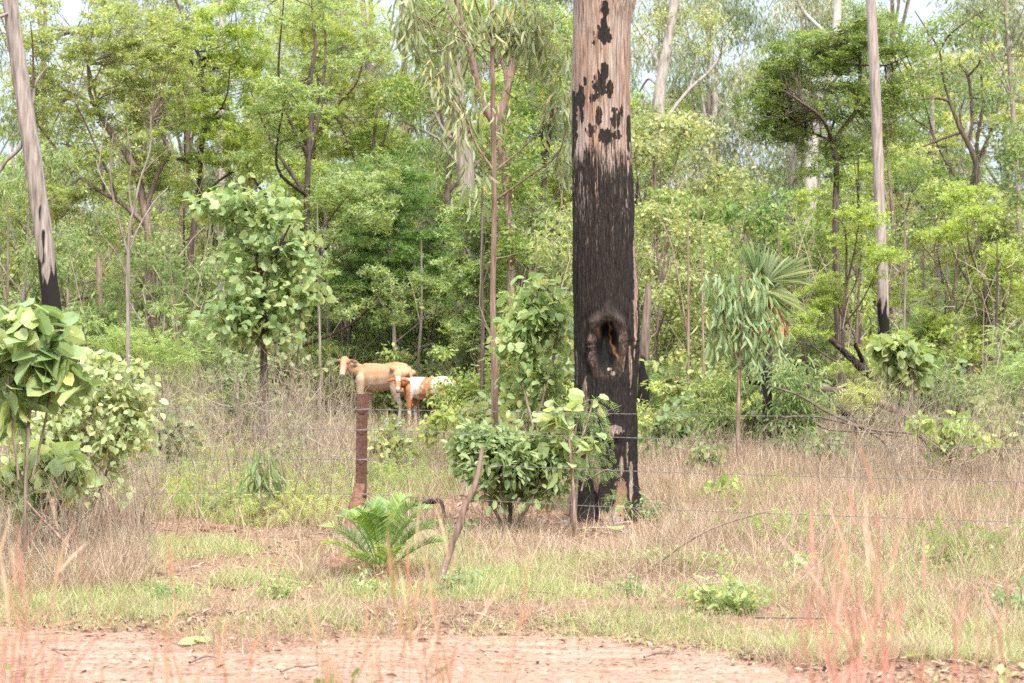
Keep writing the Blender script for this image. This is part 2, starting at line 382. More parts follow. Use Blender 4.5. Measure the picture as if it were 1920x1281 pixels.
def traced(rng, line, d, depth=0., k=4, start=None):
    """line of (px,py,width_px) at distance d -> world points and radii; branches wander in depth"""
    L = smooth_line([(a, b, c) for a, b, c in line], k)
    n = len(L); dd = np.full(n, float(d))
    if start is not None: dd += start
    if depth: dd = dd+depth*np.linspace(0, 1, n)**1.2
    pts = np.stack([(L[:, 0]-960)*dd/F, dd, CAMZ-(L[:, 1]-HY)*dd/F], 1)
    return pts, np.maximum(L[:, 2], .6)*.5*dd/F

def hero_tree(name, label, cat, d, lines, bark, crown=None, spec='fine', leafmat_=None, seed=0, group=None, size=1., count=1., rad=1., twigr=.012, sides=10, thick=1.0):
    """lines[0] is the trunk from top of its visible run down to its foot; crown = [(px,py,rx,ry,n)]"""
    rng = np.random.RandomState(seed+100)
    trunk, tr = traced(rng, lines[0], d)
    foot = trunk[-1] if trunk[-1][2] < trunk[0][2] else trunk[0]
    if foot is trunk[0]: trunk = trunk[::-1]; tr = tr[::-1]
    foot = trunk[-1].copy(); base = A(foot[0], foot[1], float(gz(foot[0], foot[1]))-.06)
    if foot[2] > base[2]+.02: trunk = np.vstack([trunk, base]); tr = np.append(tr, tr[-1]*1.12)
    else: trunk[-1][2] = base[2]
    g = G(); sk = [trunk[:-1]]
    g.tube(trunk-base, tr, sides, .18, seed)
    for i, l in enumerate(lines[1:]):
        dep = rng.uniform(-1, 1)*thick
        p, r = traced(rng, l, d, dep)
        if len(l[0]) == 3:
            near = np.linalg.norm(np.concatenate(sk)-p[0], axis=1).argmin(); q = np.concatenate(sk)[near]
            if np.linalg.norm(q-p[0]) < 1.2: p = p+(q-p[0])[None]*np.linspace(1, 0, len(p))[:, None]
        g.tube(p-base, r, 6, .2, seed+i); sk.append(p)
    root = empty(name, base, label, cat, group)
    if crown:
        S = np.concatenate(sk); C = []
        for (cx, cyy, rx, ry, n) in crown:
            o = unit(rng.normal(size=(n, 3)))*(rng.random((n, 1))**.45)
            c = P3(cx, cyy, d); rxm = rx*d/F; rym = ry*d/F
            C.append(c+o*A(rxm, min(rxm, 2.6*thick), rym))
        C = np.concatenate(C); C = C[C[:, 2] > .25]
        near = np.array([np.linalg.norm(S-c-A(0, 0, -.0), axis=1).argmin() for c in C])
        g.twigs(S[near]-base, C-base, twigr*(.5+np.linalg.norm(S[near]-C, axis=1)*.5), .08, rng)
        f = G(); clump(f, rng, C-base, SPEC[spec], size, count, rad)
        link('crown', f.mesh('crown'), leafmat_ or M[spec], root)
    link('trunk', g.mesh('trunk', True), bark, root)
    return root

def proto_tree(seed, H, cb, cr, lobes, per, spec, tr, lean=.06, crook=.05, size=1., count=1., rad=1.):
    """generic tree in local coordinates -> (trunk mesh, crown mesh)"""
    rng = np.random.RandomState(seed); g = G(); n = 12
    zz = np.linspace(0, H*.92, n); off = np.cumsum(rng.normal(0, crook, (n, 2)), 0)*H/n*1.3; off[0] = 0
    ln = rng.normal(0, lean, 2)
    T = np.column_stack([off[:, 0]+zz*ln[0], off[:, 1]+zz*ln[1], zz]); T[0, 2] = -.08
    rr = tr*(1-.75*zz/H); rr[0] *= 1.25
    g.tube(T, rr, 9, .2, seed); C = []; S = [T]
    for i in range(lobes):
        h = cb+(H-cb)*(i+.5)/lobes; a = rng.uniform(0, 2*math.pi)+i*2.4
        out_ = cr*(.35+.65*math.sin(math.pi*min(1, .25+.75*(i+.3)/lobes)))*rng.uniform(.6, 1.05)
        b = T[min(n-1, int(n*.92*h/H*.8))]
        e = A(b[0]+math.cos(a)*out_, b[1]+math.sin(a)*out_, h)
        mid = (b+e)/2+rng.normal(0, .12, 3)*out_+A(0, 0, -.12*out_)
        L = smooth_line([b, mid, e+A(0, 0, .2)], 4); g.tube(L, np.linspace(tr*.42, tr*.1, len(L)), 5, .2, i); S.append(L)
        lr = cr*rng.uniform(.38, .6)
        o = unit(rng.normal(size=(per, 3)))*(rng.random((per, 1))**.45)
        C.append(e+o*A(lr, lr, lr*.62))
    C = np.concatenate(C); S = np.concatenate(S); C = C[C[:, 2] > .2]
    near = np.array([np.linalg.norm(S-c, axis=1).argmin() for c in C])
    g.twigs(S[near], C, .008+.006*np.linalg.norm(S[near]-C, axis=1), .08, rng)
    f = G(); clump(f, rng, C, SPEC[spec], size, count, rad)
    return g.mesh('trunk', True), f.mesh('crown')

def proto_shrub(seed, H, Rr, stems, per, spec, size=1., count=1., rad=.7, r=.012, low=.15):
    rng = np.random.RandomState(seed); g = G(); C = []; S = []
    for i in range(stems):
        a = rng.uniform(0, 6.28); e = A(math.cos(a)*Rr*rng.uniform(.2, .9), math.sin(a)*Rr*rng.uniform(.2, .9), H*rng.uniform(.6, 1))
        b = A(rng.normal(0, .05), rng.normal(0, .05), -.05)
        L = smooth_line([b, b*.4+e*A(.35, .35, .5)+rng.normal(0, .05, 3), e], 5); g.tube(L, np.linspace(r, r*.35, len(L)), 4); S.append(L)
        for t in rng.uniform(low, 1, per):
            q = L[int(t*(len(L)-1))]; C.append(q+rng.normal(0, 1, 3)*A(Rr*.24, Rr*.24, H*.09))
    C = np.array(C); S = np.concatenate(S); C[:, 2] = np.maximum(C[:, 2], .06)
    near = np.array([np.linalg.norm(S-c, axis=1).argmin() for c in C])
    g.twigs(S[near], C, r*.35, .05, rng)
    f = G(); clump(f, rng, C, SPEC[spec], size, count, rad)
    return g.mesh('stems', True), f.mesh('foliage')

# landmarks for telling look-alikes apart: photo x -> what stands there
LM = [(30, 'the large-leaved shrub at left'), (100, 'the leaning grey gum'), (190, 'the broken brown stump'), (243, 'the bare dead sapling'),
      (375, 'the dark crooked trunk'), (418, 'the thin straight pale trunk'), (497, 'the round-leaved young tree'), (555, 'the grey cow'),
      (615, 'the pale sapling stem'), (680, 'the rusty fence post'), (740, 'the tan cow'), (820, 'the spotted calf'), (872, 'the thick grey trunk'),
      (926, 'the slim reddish sapling'), (1010, 'the pale leafy bush'), (1135, 'the burnt trunk'), (1212, 'the black-footed stump'),
      (1300, 'the curved bare limb'), (1390, 'the drooping gum sapling'), (1450, 'the fan palm'), (1520, 'the white trunk'), (1570, 'the dark-leaved tree'),
      (1650, 'the tall straight gum'), (1700, 'the charred fallen log'), (1745, 'the thin grey trunk'), (1800, 'the weathered crooked limbs'), (1900, 'the right-edge thin trunk')]
_used = {}
def where(px, d, adj, noun, seen):
    i = min(range(len(LM)), key=lambda i: abs(LM[i][0]-px)); lx, ln = LM[i]; dx = px-lx
    rel = 'behind' if abs(dx) < 14 else ('left of' if dx < 0 else 'right of')
    if rel != 'behind': rel = ('just ' if abs(dx) < 32 else '')+rel
    dep = ['close', 'mid-distance', 'far-back'][0 if d < 28 else 1 if d < 46 else 2]
    for tail in ('', ', the smaller one', ', the low one', ', half hidden', ', the deeper one', ', the densest one', ', the thinnest one', ', seen through gaps'):
        s = f'{dep} {adj} {noun} {rel} {ln}{tail}'
        if len(s.replace('-', ' ').split()) > 16: s = s.replace('mid-distance', 'further').replace('the bare dead', 'the dead').replace('the thin straight pale', 'the thin pale')
        if s not in _used: _used[s] = 1; return s
    return s

PROT = {}
def place(kind, x, d, s=1., rz=None, rng=random, sx=None, group=None):
    """instance a prototype as a thing with its two parts"""
    name, adj, noun, cat, a, b, ma, mb, na, nb = PROT[kind]
    X = (x-960)*d/F; Z = float(gz(X, d))-.02
    root = empty(name, (X, d, Z), where(x, d, adj, noun, None), cat, group or (noun+'s in the woodland'), rng.uniform(0, 6.28) if rz is None else rz)
    k = s*rng.uniform(.93, 1.07); root.scale = (k*(sx or 1), k*(sx or 1), k)
    link(na, a, ma, root); link(nb, b, mb, root); return root
def tproto(key, adj, barkm, *a, name='tree', noun='tree', spec='fine', lm=None, **k):
    t, c = proto_tree(*a, **k, spec=spec)
    PROT[key] = (name, adj, noun, 'tree', t, c, M[barkm], lm or M[spec], 'trunk', 'crown')
def sproto(key, adj, *a, name='shrub', noun='shrub', spec='broad', lm=None, stemm='brown', **k):
    t, c = proto_shrub(*a, **k, spec=spec)
    PROT[key] = (name, adj, noun, noun, t, c, M[stemm], lm or M[spec], 'stems', 'foliage')

#            key, adj, bark, seed,H, cb, cr, lobes, per
tproto('t_fine1', 'bushy mid-green', 'brown', 1, 11, 3.0, 2.6, 11, 17, tr=.13, spec='fine')
tproto('t_fine2', 'bushy mid-green', 'brown', 2, 9, 2.2, 2.4, 10, 17, tr=.11, spec='fine', crook=.09)
tproto('t_spr1', 'bright green spreading', 'darkbark', 3, 10, 2.4, 2.6, 11, 16, tr=.12, spec='sprig', crook=.08)
tproto('t_spr2', 'bright green spreading', 'darkbark', 4, 7.5, 1.6, 2.0, 9, 15, tr=.09, spec='sprig')
tproto('t_gum1', 'olive drooping-leaved', 'grey', 5, 13, 4.5, 2.6, 12, 15, tr=.15, spec='gum', size=1.1)
tproto('t_gum2', 'olive drooping-leaved', 'pale', 6, 12, 3.5, 2.4, 11, 16, tr=.12, spec='gum')
tproto('t_brd1', 'broad-leaved green', 'brown', 7, 7, 1.3, 1.9, 9, 14, tr=.08, spec='broad')
tproto('t_brd2', 'broad-leaved green', 'brown', 8, 5, .9, 1.6, 8, 13, tr=.06, spec='broad', lm=M['willow'])
tproto('t_dark', 'dark ferny-leaved', 'darkbark', 9, 8, 2.0, 2.2, 10, 14, tr=.10, spec='dark', crook=.1)
tproto('t_will1', 'light green fine-leaved', 'grey', 10, 7, .8, 1.7, 10, 14, tr=.06, spec='willow')
tproto('t_will2', 'light green fine-leaved', 'grey', 11, 5, .5, 1.4, 8, 13, tr=.05, spec='willow')
sproto('s_brd', 'broad-leaved green', 21, 1.6, 1.0, 9, 9, spec='broad', size=.9)
sproto('s_brd2', 'pale broad-leaved', 22, 2.2, .9, 8, 9, spec='round', size=.9)
sproto('s_fine', 'small-leaved bright', 23, 1.4, .9, 9, 9, spec='fine', lm=M['sprig'], size=.8)
sproto('s_will', 'narrow-leaved light green', 24, 2.0, .8, 9, 9, spec='willow')
sproto('s_yel', 'yellowish low', 25, .8, .8, 9, 8, spec='dark', lm=M['yellow'], size=.8, rad=.6)
sproto('s_olive', 'tall feathery', 26, 2.4, 1.0, 9, 9, spec='dark', lm=M['fresh'], size=.8)

# ---- background wall of trees: (kind, photo x, distance, scale)
rr_ = random.Random(5)
BACK = [
 ('t_gum2', -40, 46, .95), ('t_fine1', 150, 44, .95), ('t_fine2', 60, 40, .72), ('t_fine1', 300, 50, 1.0), ('t_gum1', 225, 60, .95), ('t_spr1', 470, 52, 1.05),
 ('t_fine2', 380, 41, .62), ('t_spr1', 560, 40, 1.0), ('t_spr2', 640, 46, 1.2), ('t_fine1', 700, 52, 1.1), ('t_gum1', 780, 60, 1.05), ('t_will1', 735, 45, 1.0),
 ('t_will1', 655, 44, .9), ('t_will2', 815, 46, 1.0), ('t_will1', 780, 50, 1.15), ('t_will2', 705, 48, 1.1), ('t_fine1', 880, 56, 1.05), ('t_brd1', 985, 38, .8), ('t_spr2', 1000, 50, 1.2), ('t_gum1', 1060, 62, 1.0),
 ('t_brd1', 1250, 36, .72), ('t_spr2', 1240, 48, 1.1), ('t_fine2', 1290, 56, 1.05), ('t_gum1', 1370, 66, 1.1), ('t_gum2', 1450, 58, 1.1), ('t_brd1', 1370, 44, .8),
 ('t_brd2', 1480, 40, 1.0), ('t_gum1', 1560, 70, 1.1), ('t_spr2', 1580, 33, .6), ('t_brd2', 1540, 46, 1.05), ('t_fine1', 1720, 56, 1.05), ('t_fine2', 1700, 46, .85),
 ('t_spr1', 1790, 50, .98), ('t_gum2', 1850, 58, 1.1), ('t_brd1', 1760, 40, .72), ('t_spr2', 1850, 38, .66), ('t_brd1', 1930, 42, .9), ('t_dark', 1960, 50, 1.1),
 ('t_gum1', 1900, 70, 1.1), ('t_brd1', 1215, 33, .6), ('t_brd1', 1275, 39, .92), ('t_spr2', 1560, 42, .75), ('t_gum2', 900, 54, 1.1), ('t_gum1', 700, 58, 1.1), ('t_gum2', 1010, 56, 1.15), ('t_gum1', 500, 62, 1.1), ('t_gum2', 1330, 60, 1.2), ('t_gum2', 1760, 62, 1.25), ('t_gum1', 1640, 64, 1.2), ('t_spr1', 1010, 46, 1.05), ('t_fine1', 800, 46, 1.0), ('t_gum1', 330, 66, 1.2), ('t_gum1', 1250, 70, 1.2), ('t_will2', 1330, 34, .75), ('t_brd2', 1640, 38, .9), ('t_will2', 545, 47, .95), ('t_brd2', 330, 36, .8), ('t_will1', 20, 34, .72),
 ('t_dark', 290, 33, .42), ('t_brd2', 160, 36, .75), ('t_dark', 935, 44, .62), ('t_brd2', 905, 44, .8), ('t_will2', 1060, 33, .8), ('t_fine2', 120, 54, .85),
 ('t_gum2', 640, 66, 1.2), ('t_fine1', 980, 70, 1.2), ('t_spr1', 1180, 62, 1.1), ('t_fine1', 1650, 72, 1.2), ('t_fine2', 480, 66, 1.1), ('t_brd1', -30, 40, .8),
]
for k, x, d, s in BACK: place(k, x, d, s, rng=rr_)
# ---- understorey
rs = random.Random(11)
us = ['s_brd', 's_brd2', 's_fine', 's_will', 's_olive', 's_brd', 's_will', 's_fine']
for k_, x_, d_, s_ in [('s_brd',600,43.5,1.2),('s_fine',665,41.5,1.1),('s_brd2',750,40.8,.75),('s_fine',892,40,.95),('s_will',610,41,1.0),('s_fine',640,44,1.35),('s_will',690,44.5,.95),('s_brd',735,43.5,1.15),('s_fine',790,43,1.25),('s_brd',840,42,1.1),('s_fine',880,40.5,1.1),('s_will',865,44,1.1),('s_brd',560,47,1.3),('s_fine',715,47,1.5),('s_brd2',770,46,1.0),('s_brd2',905,39,.9)]: place(k_, x_, d_, s_, rng=rs)
for i in range(34):
    x_ = rs.uniform(1195, 1960) if i % 3 else rs.uniform(120, 500); d_ = rs.uniform(25.5, 35); place(rs.choice(['s_fine', 's_will', 's_brd', 's_olive', 's_brd2']), x_, d_, rs.uniform(.45, .95), rng=rs)
for d in (30, 35, 41, 48, 56):
    step = {30: 150, 35: 120, 41: 105, 48: 95, 56: 85}[d]
    x = -30+rs.uniform(0, 60)
    while x < 1980:
        dd = d+rs.uniform(-2, 2)
        if not (dd < 44 and 515 < x < 905) and not (d < 33 and 1190 < x < 1560):
            place(rs.choice(us), x, dd, rs.uniform(.75, 1.25)*(1+.012*(d-30)), rng=rs)
        x += step*rs.uniform(.7, 1.3)

# ---- far woodland: one mass behind everything
def far_wood():
    rng = np.random.RandomState(77); g = G(); f = G()
    for i in range(150):
        d = rng.uniform(74, 135); x = rng.uniform(-.42, .42)*d; H = rng.uniform(6, 13.5); 
        g.tube([(x, d, -.1), (x+rng.normal(0, .3), d, H*.5), (x+rng.normal(0, .6), d, H*.9)], [.16, .12, .05], 5)
        n = 34; o = unit(rng.normal(size=(n, 3)))*(rng.random((n, 1))**.5)
        C = A(x, d, H*.55)+o*A(2.6, 2.6, H*.42); C[:, 2] = np.maximum(C[:, 2], .4)
        clump(f, rng, C, (T_STAR, .30, .30, .3, .9, .75, .6, 26))
    n = 900; d = rng.uniform(62, 130, n); C = np.stack([rng.uniform(-.42, .42, n)*d, d, rng.uniform(.2, 2.6, n)], 1)
    clump(f, rng, C, (T_STAR, .26, .26, .3, .9, .8, .6, 26))
    fo = link('far_woodland', f.mesh('far_woodland'), M['sprig']); tag(fo, 'mass of distant green woodland behind all the trees', 'woodland', kind='stuff')
    link('trunks', g.mesh('trunks'), M['grey'], fo)
far_wood()

# ------------------------------------------------------------------ trees one can tell apart, traced one by one
hero_tree('gum_tree', 'leaning grey gum trunk with blackened foot at the left edge', 'tree', 24,
  [[(12,-60,28),(19,0,28),(33,107,30),(49,213,32),(65,320,33),(80,427,33),(90,510,33),(100,600,34),(112,740,38),(120,900,44)],
   [(60,228,9),(42,268,9),(15,295,8),(0,318,8),(-30,340,6)], [(56,222,7),(66,196,6),(68,160,6),(90,122,3)], [(68,160,5),(64,90,4),(57,40,2)], [(24,12,7),(0,25,6),(-25,40,4)], [(14,80,4),(5,65,3),(-10,55,2)]],
  M['charfoot'], seed=1, sides=16)
hero_tree('tree', 'dark crooked spreading tree with many bare curving limbs, upper left', 'tree', 37,
  [[(165,120,5),(168,170,7),(182,205,9),(212,255,11),(238,290,13),(258,330,14),(272,400,16),(280,450,16),(285,560,17),(288,810,20)],
   [(252,432,11),(210,390,9),(180,368,8),(140,335,7),(100,280,5),(75,240,3)], [(190,372,7),(185,310,6),(150,285,5),(115,268,3)],
   [(272,400,11),(288,345,9),(305,308,8),(318,285,7),(300,250,5),(285,225,4)], [(175,200,5),(130,175,4),(95,150,2)], [(188,210,5),(160,100,4),(140,60,3)],
   [(168,165,4),(190,120,3),(205,60,2)], [(210,385,5),(195,330,4),(160,240,4),(140,190,2)]],
  M['brown'], [(160,60,150,70,50), (250,90,120,90,44), (110,200,80,70,26), (270,210,100,90,40), (330,110,80,80,26), (180,310,110,60,30),(60,150,60,90,24),(110,380,80,50,20),(300,330,60,50,16)], 'sprig', M['fine'], seed=2, size=.95, thick=2, rad=.8, count=.72)
hero_tree('tree', 'dark upright tree with elbowed trunk beside the thin pale trunk', 'tree', 39,
  [[(325,-10,4),(340,25,5),(352,65,6),(375,110,7),(382,170,8),(389,222,9),(380,255,10),(376,300,10),(374,350,11),(366,410,12),(355,520,13),(352,802,15)],
   [(374,318,7),(345,295,6),(322,293,6),(310,260,4),(290,228,3)], [(389,226,5),(408,212,4),(425,180,3),(432,120,2)], [(405,148,5),(380,118,5),(345,85,4),(280,62,3)],
   [(350,280,4),(348,210,3),(342,190,2)], [(368,395,6),(400,350,5),(440,322,4),(470,310,2)]],
  M['darkbark'], [(390,60,100,80,36), (410,230,70,80,26), (330,150,70,80,22), (450,130,70,90,28), (440,300,70,40,14), (350,360,60,50,12)], 'sprig', seed=3, size=.95, thick=2, rad=.8, count=.8)
hero_tree('tree', 'thin straight pale trunk rising beside the dark elbowed tree', 'tree', 47,
  [[(418,-60,10),(417,0,11),(415,150,12),(416,250,12),(417,360,13),(417,450,13),(418,620,14),(419,770,15)], [(417,100,4),(430,60,3),(436,20,2)]],
  M['pale'], seed=4)
hero_tree('dead_sapling', 'bare dead pale sapling with forking branches, no leaves', 'tree', 27,
  [[(283,215,2),(281,280,3),(262,340,4),(250,395,5),(244,420,6),(240,500,7),(240,600,8),(241,860,10)],
   [(241,470,5),(226,420,4),(213,370,4),(207,320,3),(212,250,2)], [(248,400,4),(242,350,3),(246,300,2),(238,240,1.5)], [(245,480,4),(262,430,3),(290,380,3),(315,352,2)],
   [(264,330,3),(292,300,2),(318,280,1.5)], [(213,370,2),(190,330,2),(180,300,1.3)], [(240,520,3),(215,470,3),(190,440,2),(175,400,1.5)], [(242,560,3),(270,600,2),(295,570,1.5)],
   [(280,270,2),(268,230,1.5),(262,190,1)], [(209,310,2),(216,200,1.3),(212,160,1)]], M['grey'], seed=5, thick=.4)
hero_tree('tree', 'young tree with clustered round pale leaves left of the tan cow', 'tree', 27,
  [[(455,372,5),(462,410,6),(472,450,7),(486,500,9),(493,560,10),(494,640,12),(495,700,15),(496,800,17),(497,880,18)],
   [(488,520,6),(520,470,5),(545,420,3)], [(492,570,6),(530,540,4),(570,520,3)], [(490,600,5),(450,590,4),(425,560,3)], [(468,430,5),(430,410,3),(400,400,2)], [(475,455,4),(500,400,3),(500,370,2)]],
  M['darkbark'], [(445,378,75,26,26), (500,420,60,40,30), (545,480,48,50,26), (440,500,40,30,12), (480,575,85,40,40), (495,620,75,30,24), (402,392,30,22,9), (565,545,35,35,12), (520,380,26,14,5), (470,470,40,40,12), (430,600,40,40,12), (500,530,70,30,16)], 'round', M['pale_round'], seed=6, size=.95, count=.42, thick=.8, rad=.85)
hero_tree('tree', 'pale sapling stem behind the round-leaved young tree', 'tree', 43,
  [[(602,372,4),(606,410,5),(612,480,6),(616,560,7),(617,650,8),(617,786,8)], [(604,392,3),(580,382,2),(560,392,1.5)], [(603,380,3),(625,384,2),(642,392,1.5)]],
  M['grey'], [(600,382,38,10,11), (575,392,18,8,4), (640,390,16,8,4)], 'dark', M['yellow'], seed=7, thick=.3)
hero_tree('tree', 'ferny-crowned tree with peeling reddish trunk, upper centre left', 'tree', 47,
  [[(560,30,5),(575,110,7),(590,180,9),(600,240,10),(590,265,12),(585,300,14),(604,340,14),(622,380,13),(634,440,12),(640,600,12),(642,770,13)],
   [(588,280,9),(572,262,6),(560,230,4),(540,190,3)], [(604,240,7),(640,190,6),(672,150,4),(690,60,3)], [(600,230,5),(596,150,4),(582,60,3)]],
  M['redbark'], [(560,50,110,80,46), (630,50,100,80,46), (530,170,70,60,34), (650,160,80,80,40), (555,225,60,40,30), (700,90,50,80,20), (500,270,40,40,14), (590,300,60,40,14), (690,250,50,60,18)], 'dark', M['sprig'], seed=8, thick=2, count=.85)
hero_tree('tree', 'thick grey-brown many-limbed trunk left of the slim reddish sapling', 'tree', 40,
  [[(842,-40,20),(846,0,22),(850,100,27),(856,180,30),(868,270,33),(874,350,33),(874,450,34),(870,560,36),(868,640,37),(868,800,42)],
   [(866,262,10),(842,250,8),(828,236,6),(815,210,4)], [(858,150,10),(842,120,8),(828,90,6),(812,40,4)], [(860,330,8),(835,290,6),(815,260,5),(760,230,4),(720,200,3)], [(850,90,9),(870,50,7),(872,0,5)]],
  M['grey'], [(800,60,60,60,18), (860,20,80,40,20), (760,200,50,50,12)], 'fine', seed=9, sides=12)
hero_tree('tree', 'forked grey-brown tree behind the slim reddish sapling', 'tree', 36,
  [[(985,-20,10),(978,40,12),(968,95,13),(955,150,15),(944,195,17),(934,240,16),(948,330,15),(958,500,15),(960,816,17)],
   [(924,242,15),(902,205,14),(887,150,13),(878,100,12),(864,45,10),(852,-15,8)], [(948,165,10),(940,120,7),(905,60,5)], [(965,100,6),(1000,70,4),(1040,40,3)]],
  M['redbark'], [(1000,40,70,50,24), (900,30,60,40,16), (1020,120,50,50,16), (965,350,40,50,16), (960,450,40,50,16), (985,260,40,40,10)], 'fine', seed=10, sides=12)
hero_tree('gum_sapling', 'slim reddish gum sapling with long hanging leaves left of the burnt trunk', 'tree', 21,
  [[(921,-40,6),(922,0,7),(923,100,8),(925,230,9),(927,350,10),(926,450,10),(924,560,11),(926,650,12),(928,780,13),(930,940,15)],
   [(928,335,5),(965,300,4),(1000,262,3),(1045,205,2)], [(930,372,5),(990,330,4),(1045,290,2.5),(1062,240,2)], [(922,318,5),(890,268,4),(870,215,3),(850,180,2)],
   [(925,142,5),(955,100,4),(985,55,3),(1002,-5,2)], [(920,142,4),(890,100,3),(862,60,3),(835,15,2)], [(923,60,4),(900,20,3),(885,-20,2)], [(922,90,3),(850,60,2.5),(780,30,2)], [(924,70,3),(1000,60,2),(1060,30,2)]],
  M['redbark'], [(772,40,22,60,14), (800,130,12,30,4), (845,165,22,28,8), (882,50,40,40,13), (905,200,24,30,5), (945,40,35,40,12), (1000,60,40,50,14), (1040,120,26,50,8), (1055,200,20,34,8), (875,235,24,18,6), (1060,290,18,40,6), (890,330,10,22,3)],
  'gum', seed=11, size=1.1, count=.26, rad=.62, thick=.6, twigr=.005)
hero_tree('gum_tree', 'tall straight grey gum with one blackened side, right of the fan palm', 'tree', 34,
  [[(1630,-50,17),(1633,0,18),(1638,110,19),(1643,213,20),(1647,320,20),(1651,427,20),(1655,530,21),(1657,620,22),(1661,826,25)]], M['charfoot2'], seed=12, sides=16)
hero_tree('tree', 'stout white trunk showing through the leaves right of the fan palm', 'tree', 55,
  [[(1570,-20,15),(1568,60,17),(1556,130,17),(1535,210,19),(1524,270,22),(1522,320,24),(1518,400,24),(1515,480,24),(1515,745,26)], [(1520,275,11),(1505,235,9),(1488,200,6),(1470,120,4)], [(1540,200,9),(1560,160,8),(1600,110,6),(1640,40,4)], [(1566,70,9),(1510,20,7),(1490,-20,5)]],
  M['white'], seed=13, thick=2)
hero_tree('tree', 'dense dark-leaved tree with spreading black limbs left of the tall straight gum', 'tree', 36,
  [[(1604,20,4),(1612,90,6),(1612,150,7),(1606,205,8),(1580,240,9),(1562,275,10),(1568,310,11),(1567,400,12),(1568,500,13),(1572,640,15),(1574,816,17)],
   [(1560,272,8),(1553,245,7),(1535,215,6),(1500,190,5),(1470,170,3)], [(1558,262,6),(1510,245,5),(1480,262,3),(1450,268,2)], [(1554,245,6),(1567,212,5),(1573,180,4),(1550,150,3)], [(1612,120,5),(1660,122,3),(1700,105,2)]],
  M['darkbark'], [(1500,110,80,45,44), (1450,170,55,60,34), (1560,90,70,50,34), (1600,60,60,50,20), (1450,240,40,34,14), (1510,215,70,50,26), (1560,180,60,40,16), (1540,300,60,50,14), (1640,60,60,50,14), (1620,170,60,60,24), (1590,270,50,36,14), (1690,90,50,40,14), (1700,180,50,60,16), (1660,260,50,50,14), (1430,200,50,70,16)], 'sprig', M['darkish'], seed=14, count=.72, thick=2.6, rad=.8, size=.85)
hero_tree('tree', 'tree of weathered crooked grey and black limbs, upper right', 'tree', 41,
  [[(1778,185,6),(1786,205,7),(1800,240,9),(1815,268,10),(1828,300,11),(1834,350,11),(1840,500,12),(1842,794,14)],
   [(1780,188,6),(1762,183,6),(1738,184,5),(1712,187,4)], [(1818,262,7),(1825,225,6),(1821,165,6),(1813,135,6),(1798,120,5)], [(1815,137,5),(1832,122,4),(1838,112,3)],
   [(1802,252,6),(1785,256,5),(1760,264,5),(1730,275,3)], [(1790,210,5),(1770,150,4),(1762,95,4),(1735,50,3),(1715,20,2)], [(1762,95,3),(1785,60,3),(1850,15,2)], [(1745,240,5),(1738,225,4),(1712,215,4),(1700,205,3)], [(1808,250,5),(1800,215,4),(1808,185,3)]],
  M['darkbark'], [(1720,120,60,50,14), (1860,170,50,60,14), (1800,60,70,50,20), (1880,260,40,50,12)], 'fine', seed=15)
hero_tree('tree', 'thin grey trunk left of the weathered crooked limbs', 'tree', 52,
  [[(1742,60,7),(1744,120,8),(1747,200,9),(1750,300,11),(1757,430,12),(1760,600,12),(1762,760,14)], [(1744,150,5),(1725,90,4),(1718,40,2)]], M['grey'], seed=16)
hero_tree('tree', 'thin trunk with hanging gum leaves at the right edge', 'tree', 48,
  [[(1884,-30,7),(1888,50,8),(1896,160,9),(1904,280,10),(1910,380,10),(1915,560,11),(1918,770,12)], [(1898,190,5),(1880,130,4),(1850,80,3),(1835,20,2)], [(1890,80,4),(1910,40,3),(1925,0,2)], [(1902,190,4),(1870,130,4),(1820,70,3),(1770,20,2)]],
  M['grey'], [(1850,30,60,36,16), (1900,60,40,50,12), (1800,20,40,20,6)], 'gum', seed=17)
hero_tree('tree', 'thick pale trunk with dark bare limbs just right of the burnt trunk', 'tree', 43,
  [[(1268,-30,15),(1262,20,17),(1252,80,19),(1242,140,21),(1236,180,22),(1232,300,24),(1230,500,25),(1230,786,28)], [(1222,150,7),(1220,110,8),(1207,75,8),(1192,45,6)],
   [(1266,250,8),(1282,205,8),(1312,160,7),(1342,130,6),(1358,100,5),(1366,80,3)], [(1357,100,3),(1355,75,2)], [(1234,170,6),(1215,150,5),(1200,170,3)], [(1300,175,4),(1330,60,3),(1310,20,2)]],
  M['pale'], [(1240,60,50,40,8), (1290,250,50,40,16), (1330,60,40,50,9), (1215,250,30,60,14), (1240,300,50,60,26), (1250,400,50,50,20)], 'fine', M['broad'], seed=18, thick=2.2)
hero_tree('tree', 'light green arching tree rising right behind the tan cow', 'tree', 42,
  [[(742,300,4),(738,380,5),(730,480,6),(738,600,7),(742,796,8)], [(736,470,4),(700,400,3),(670,360,2)], [(736,560,4),(790,470,3),(815,420,2)], [(735,600,4),(680,520,3),(650,480,2)], [(738,640,3),(790,600,2),(820,580,2)]],
  M['grey'], [(735,370,80,80,50), (690,450,60,70,40), (790,470,60,80,46), (660,530,40,40,14), (740,540,60,40,14), (820,540,40,40,10)], 'sprig', M['fresh'], seed=30, thick=1.2, count=.75, rad=.7)
hero_tree('tree', 'light green bushy tree between the thick grey trunk and the slim reddish sapling', 'tree', 37.5,
  [[(892,380,3),(896,450,4),(898,560,6),(900,809,8)], [(897,520,3),(870,460,2)], [(898,600,3),(935,520,2)]],
  M['brown'], [(890,420,50,60,30), (870,520,45,60,26), (915,500,50,60,26), (890,600,50,50,22), (930,620,40,40,14)], 'sprig', M['fresh'], seed=31, thick=.8, count=.8, rad=.8)
